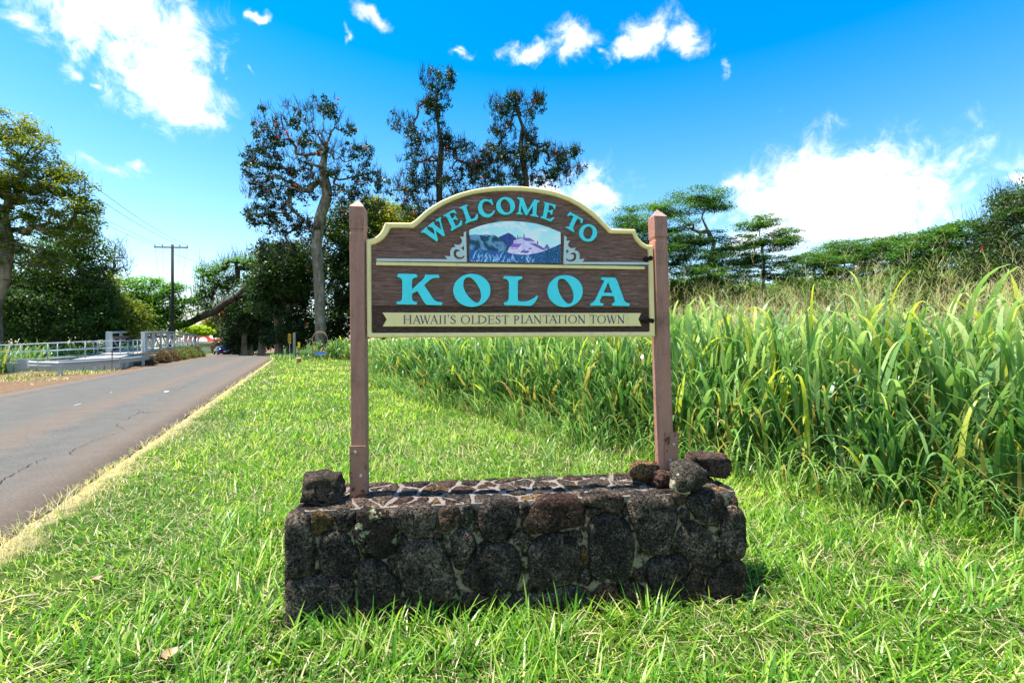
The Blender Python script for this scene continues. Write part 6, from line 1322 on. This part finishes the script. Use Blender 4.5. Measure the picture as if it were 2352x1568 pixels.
def cane():
    rng = np.random.default_rng(9); V = []; F = []; A_ = []; D_ = []; off = 0
    def put(v, f, val, dry):
        nonlocal off
        V.append(v); F.append(f+off); A_.append(val); D_.append(dry); off += len(v)
    seg = np.hypot(np.diff(CEx), np.diff(CEy)); cum = np.concatenate([[0], np.cumsum(seg)])
    def at(t, back):
        k = np.clip(np.searchsorted(cum, t)-1, 0, len(seg)-1); u = (t-cum[k])/seg[k]; dx = np.diff(CEx)[k]/seg[k]; dy = np.diff(CEy)[k]/seg[k]
        return CEx[k]+dx*seg[k]*u+dy*back, CEy[k]+dy*seg[k]*u-dx*back, np.arctan2(dx, -dy)+0*u
    # (t range, depth range, stalks per m2, leaves per stalk, K, width scale)
    zones = [(3.0,12,0,.8,44,6,9,1.0),(3.0,12,.8,2.2,40,6,9,1.0),(3.0,12,2.2,4.0,15,6,7,1.1),(12,19,0,.9,34,6,7,1.1),(12,19,.9,2.6,26,6,7,1.15),(12,19,2.6,4.2,9,6,5,1.3),(19,28,0,1.6,17,7,6,1.3),(19,28,1.6,4,7,6,5,1.6),(28,52,0,2.0,8,7,5,1.9),(28,52,2.0,6,3,6,4,2.6),(4,30,4,9,4.5,6,5,1.5),(4,30,9,18,1.6,6,4,2.4),(0,3.0,0,3.0,10,7,6,1.2)]
    for t0, t1, b0, b1, dens, nl, K, ws in zones:
        n = int((t1-t0)*(b1-b0)*dens); t = rng.uniform(t0, t1, n); back = rng.uniform(b0, b1, n)
        wob = np.array([noise.noise(Vector((a*.8, 3, 0)))*.55+noise.noise(Vector((a*2.2, 8, 0)))*.25 for a in t]); back = back+wob*(b0 < .5)
        x, y, outd = at(t, back); clump = np.array([noise.noise(Vector((a*1.1, b*1.1, 1)))+.5*noise.noise(Vector((a*3.1, b*3.1, 4))) for a, b in zip(x, y)])
        keep = clump > -.42; x, y, back, clump, t = x[keep], y[keep], back[keep], clump[keep], t[keep]; n = len(x)
        top = (2.0+.22*sstep(.8, 3.5, back)+.30*clump+rng.uniform(-.35, .2, n))*np.where(back < .9, .42+.58*np.clip(back/.9, 0, 1), 1.0)*np.where(t > 22, .86, 1.0)
        out_az = PI*1.32+rng.normal(size=n)*.8          # toward the lawn and the light
        m = nl; ii = np.repeat(np.arange(n), m); N_ = n*m; fr = np.tile(np.linspace(.0, .66, m), n)+rng.uniform(-.06, .06, N_); fr = np.clip(fr, 0, .8)
        h = fr*top[ii]; sl = rng.uniform(0, .22, n)+.25*np.clip(.9-back, 0, .9)
        bx = x[ii]+np.cos(out_az[ii])*h*sl[ii]+rng.normal(size=N_)*.02; by = y[ii]+np.sin(out_az[ii])*h*sl[ii]+rng.normal(size=N_)*.02
        base = np.stack([bx, by, hgt(bx, by)+h], -1)
        az = np.where(rng.random(N_) < .6, out_az[ii]+rng.normal(size=N_)*.8, rng.uniform(0, 2*PI, N_))
        lean = rng.uniform(.04, .42, N_)*(1+.5*(back[ii] < .5)); L_ = np.maximum(.35, (top[ii]*rng.uniform(.85, 1.12, N_)-h)*1.22); L_ = np.minimum(L_, rng.uniform(.8, 1.4, N_))
        W_ = (.020+.058*rng.random(N_)**1.3)*ws*np.clip(L_/.8, .65, 1.15)
        kind = rng.random(N_); tw = rng.normal(size=N_)*.45
        for sel, pw, cl in ((kind < .35, 5.0, (1.6, 3.0)), ((kind >= .35) & (kind < .6), 3.4, (1.4, 2.8)), ((kind >= .6) & (kind < .85), 2.2, (1.0, 2.3)), (kind >= .85, 1.2, (.2, .9))):
            j = np.where(sel)[0]
            v, f, idx = blades(base[j], az[j], L_[j], W_[j], lean[j], rng.uniform(*cl, len(j)), K, pw, tw[j])
            val = np.clip(rng.random(len(j))*.60+.03+.34*(h[j]/1.2)+.14*clump[ii][j], 0, 1)[idx]; val = np.where((rng.random(len(j)) < .05)[idx], 1.0, val)  # blades paler with height: sunlit tops of the bank put into the colour
            dr = ((rng.random(len(j)) < .035+.22*(h[j] < .25))*rng.uniform(.5, 1, len(j)))[idx]; put(v, f, val, dr)
    # long arching leaves falling over the lawn at the foot
    n = 5200; t = 3.2+rng.random(n)**1.5*34; back = rng.uniform(-.35, .6, n)+np.array([noise.noise(Vector((a*.8, 3, 0)))*.55 for a in t]); x, y, _ = at(t, back)
    az = PI*1.3+rng.normal(size=n)*.75; L_ = rng.uniform(.35, 1.05, n); ws = 1+sstep(14, 40, t)*1.6
    v, f, idx = blades(np.stack([x, y, hgt(x, y)], -1), az, L_, rng.uniform(.010, .026, n)*ws, rng.uniform(.1, .6, n), rng.uniform(.9, 2.2, n), 7, 1.5, rng.uniform(-.4, .4, n)); put(v, f, np.clip(rng.random(n)*.6+.3, 0, 1)[idx], ((rng.random(n) < .05)*.9)[idx])
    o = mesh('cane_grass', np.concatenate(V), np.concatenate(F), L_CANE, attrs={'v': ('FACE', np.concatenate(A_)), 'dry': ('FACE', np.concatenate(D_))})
    tag(o, 'dense bank of tall broad bladed green cane grass behind the sign', kind='stuff'); nf = len(np.concatenate(F))
    # feathery seed heads
    V.clear(); F.clear(); A_.clear(); D_.clear(); off = 0
    for t0, t1, b0, b1, n, ws in [(4.0,16,.9,6,1500,1.0),(5,30,5,12,1500,1.4),(5,36,12,24,800,2.0),(4,12,.1,1.4,50,.8)]:
        t = rng.uniform(t0, t1, n); back = rng.uniform(b0, b1, n); x, y, _ = at(t, back); hz = rng.uniform(1.9, 2.55, n)+rng.random(n)**4*.6; fin = 1; az = rng.uniform(0, 2*PI, n); ln = rng.uniform(0, .2, n)
        b = np.stack([x, y, hgt(x, y)+.5], -1); v, f, idx = blades(b, az, hz-.5, np.full(n, .005*ws), ln, ln, 3); put(v, f, np.full(len(f), .3), np.zeros(len(f)))
        m = 14; ii = np.repeat(np.arange(n), m); fr = rng.uniform(.78, 1, n*m); Ls = (hz[ii]-.5)*fr; th = ln[ii]*1.35
        bb = np.stack([x[ii]+np.cos(az[ii])*np.sin(th)*Ls, y[ii]+np.sin(az[ii])*np.sin(th)*Ls, b[ii, 2]+np.cos(th)*Ls], -1)
        v, f, idx = blades(bb, rng.uniform(0, 2*PI, n*m), rng.uniform(.25, .62, n*m)*(1.3-fr), np.full(n*m, .0024)*ws, rng.uniform(.3, 1.0, n*m), rng.uniform(-.2, 1.2, n*m), 2); put(v, f, rng.random(n*m)[idx], np.zeros(len(f)))
    o = mesh('seed_heads', np.concatenate(V), np.concatenate(F), L_SEED, attrs={'v': ('FACE', np.concatenate(A_)), 'dry': ('FACE', np.concatenate(D_))})
    tag(o, 'feathery tan seed heads standing above the cane grass', kind='stuff')
    return nf+len(np.concatenate(F))

def bank_grass():
    """rank grass on the bank behind the walkway and on the far verge"""
    rng = np.random.default_rng(19); n = 15000; s = rng.uniform(14, 62, n); p = rng.uniform(13.2, 24, n); x, y = xy(p, s)
    v, f, idx = blades(np.stack([x, y, hgt(x, y)-.05], -1), rng.uniform(0, 2*PI, n), rng.uniform(.9, 2.4, n)*(1+.5*sstep(13, 17, p)), rng.uniform(.05, .10, n), rng.uniform(0, .4, n), rng.uniform(.6, 1.9, n), 4, 1.6)
    val = np.clip(rng.random(n)*.6+.1, 0, 1)[idx]; dr = ((rng.random(n) < .12)*.7)[idx]
    tag(mesh('bank_grass', v, f, L_CANE, attrs={'v': ('FACE', val), 'dry': ('FACE', dr)}), 'rank green grass on the stream bank behind the railings', kind='stuff')
    # scattered dry tufts and green patches on the dirt shoulder, and the verge under the trees
    n = 15000; s = rng.uniform(16, 70, n); p = rng.uniform(8.3, 12.6, n)+pshift(s); x, y = xy(p, s); g = np.array([noise.noise(Vector((a*.35, b*.35, 5))) for a, b in zip(x, y)]); ok = (g > .12) & (p > 8.6+pshift(s)) ; x, y, s, p, g = x[ok], y[ok], s[ok], p[ok], g[ok]; n = len(x)
    v, f, idx = blades(np.stack([x, y, hgt(x, y)], -1), rng.uniform(0, 2*PI, n), rng.uniform(.06, .18, n), rng.uniform(.015, .03, n), rng.uniform(0, .9, n), rng.uniform(.2, 1, n), 2)
    tag(mesh('shoulder_grass', v, f, L_GRASS, attrs={'v': ('FACE', (rng.random(n)*.7)[idx]), 'dry': ('FACE', ((rng.random(n) < .45)*rng.uniform(.6, 1, n))[idx])}), 'patchy grass and straw on the dirt shoulder', kind='stuff')
    n = 9000; s = rng.uniform(44, 100, n); p = 1.8+pshift(s)-rng.random(n)**1.3*9; x, y = xy(p, s); ok = cane_edge_dist(x, y) < 12; x, y, s = x[ok], y[ok], s[ok]; n = len(x)
    v, f, idx = blades(np.stack([x, y, hgt(x, y)], -1), rng.uniform(0, 2*PI, n), rng.uniform(.2, .6, n), rng.uniform(.05, .12, n), rng.uniform(0, .5, n), rng.uniform(.2, 1.3, n), 2)
    tag(mesh('verge_grass', v, f, L_CANE, attrs={'v': ('FACE', (rng.random(n)*.7+.2)[idx]), 'dry': ('FACE', ((rng.random(n) < .1)*.8)[idx])}), 'rough grass at the foot of the shady roadside trees', kind='stuff')

def litter():
    lm = paint_mat('dead_leaf_brown', (.36,.20,.12), .7, .4, .002, (.55,.40,.30), 30)
    for k, (px, py, s, lab) in enumerate([(390,1540,.085,'curled pinkish brown dead leaf on the grass at the bottom of the view'),(222,1352,.06,'small brown dead leaf in the grass left of the stone base'),(770,902,.11,'pale fallen leaf on the lawn beside the left post'),(783,938,.10,'second pale fallen leaf just below the first near the left post'),(635,1018,.07,'tan leaf scrap between the road and the stone base')]):
        x, y = G(px, py); vs = []; fs = []; z = H(x, y)+.055; r = random.Random(k); a0 = r.uniform(0, 6)
        for i in range(9):
            u = i/8-.5; w = s*.36*math.sqrt(max(0, 1-(2*u)**2))+.002
            for j in (-1, 0, 1): X_ = u*s; Y_ = j*w; vs.append((X_*math.cos(a0)-Y_*math.sin(a0), X_*math.sin(a0)+Y_*math.cos(a0), abs(j)*w*.7+u*u*s*.9+r.uniform(-.002, .002)))
        for i in range(8):
            for j in range(2): q = i*3+j; fs.append((q, q+3, q+4, q+1))
        o = mesh('fallen_leaf', vs, fs, lm, smooth=True); o.location = (x, y, z); tag(o, lab, 'leaf', 'dead leaves on the lawn')
    tan = paint_mat('dry_stick', (.50,.38,.22), .8, .3)
    for (a, b, lab, r_) in [((0,1402),(92,1388),'dry straw coloured stalk lying in the grass at the lower left',.006),((330,1058),(370,1066),'thin dry twig lying in the grass near the road edge',.004)]:
        A_ = Vector((*G(*a), .05)); B_ = Vector((*G(*b), .06)); o = MB().tube([A_, A_.lerp(B_, .5)+Vector((0,0,.015)), B_], r_, 6).build('dry_stalk', tan, smooth=True); tag(o, lab, 'stalk')
print('lawn faces', lawn()); print('cane faces', cane()); bank_grass(); litter()
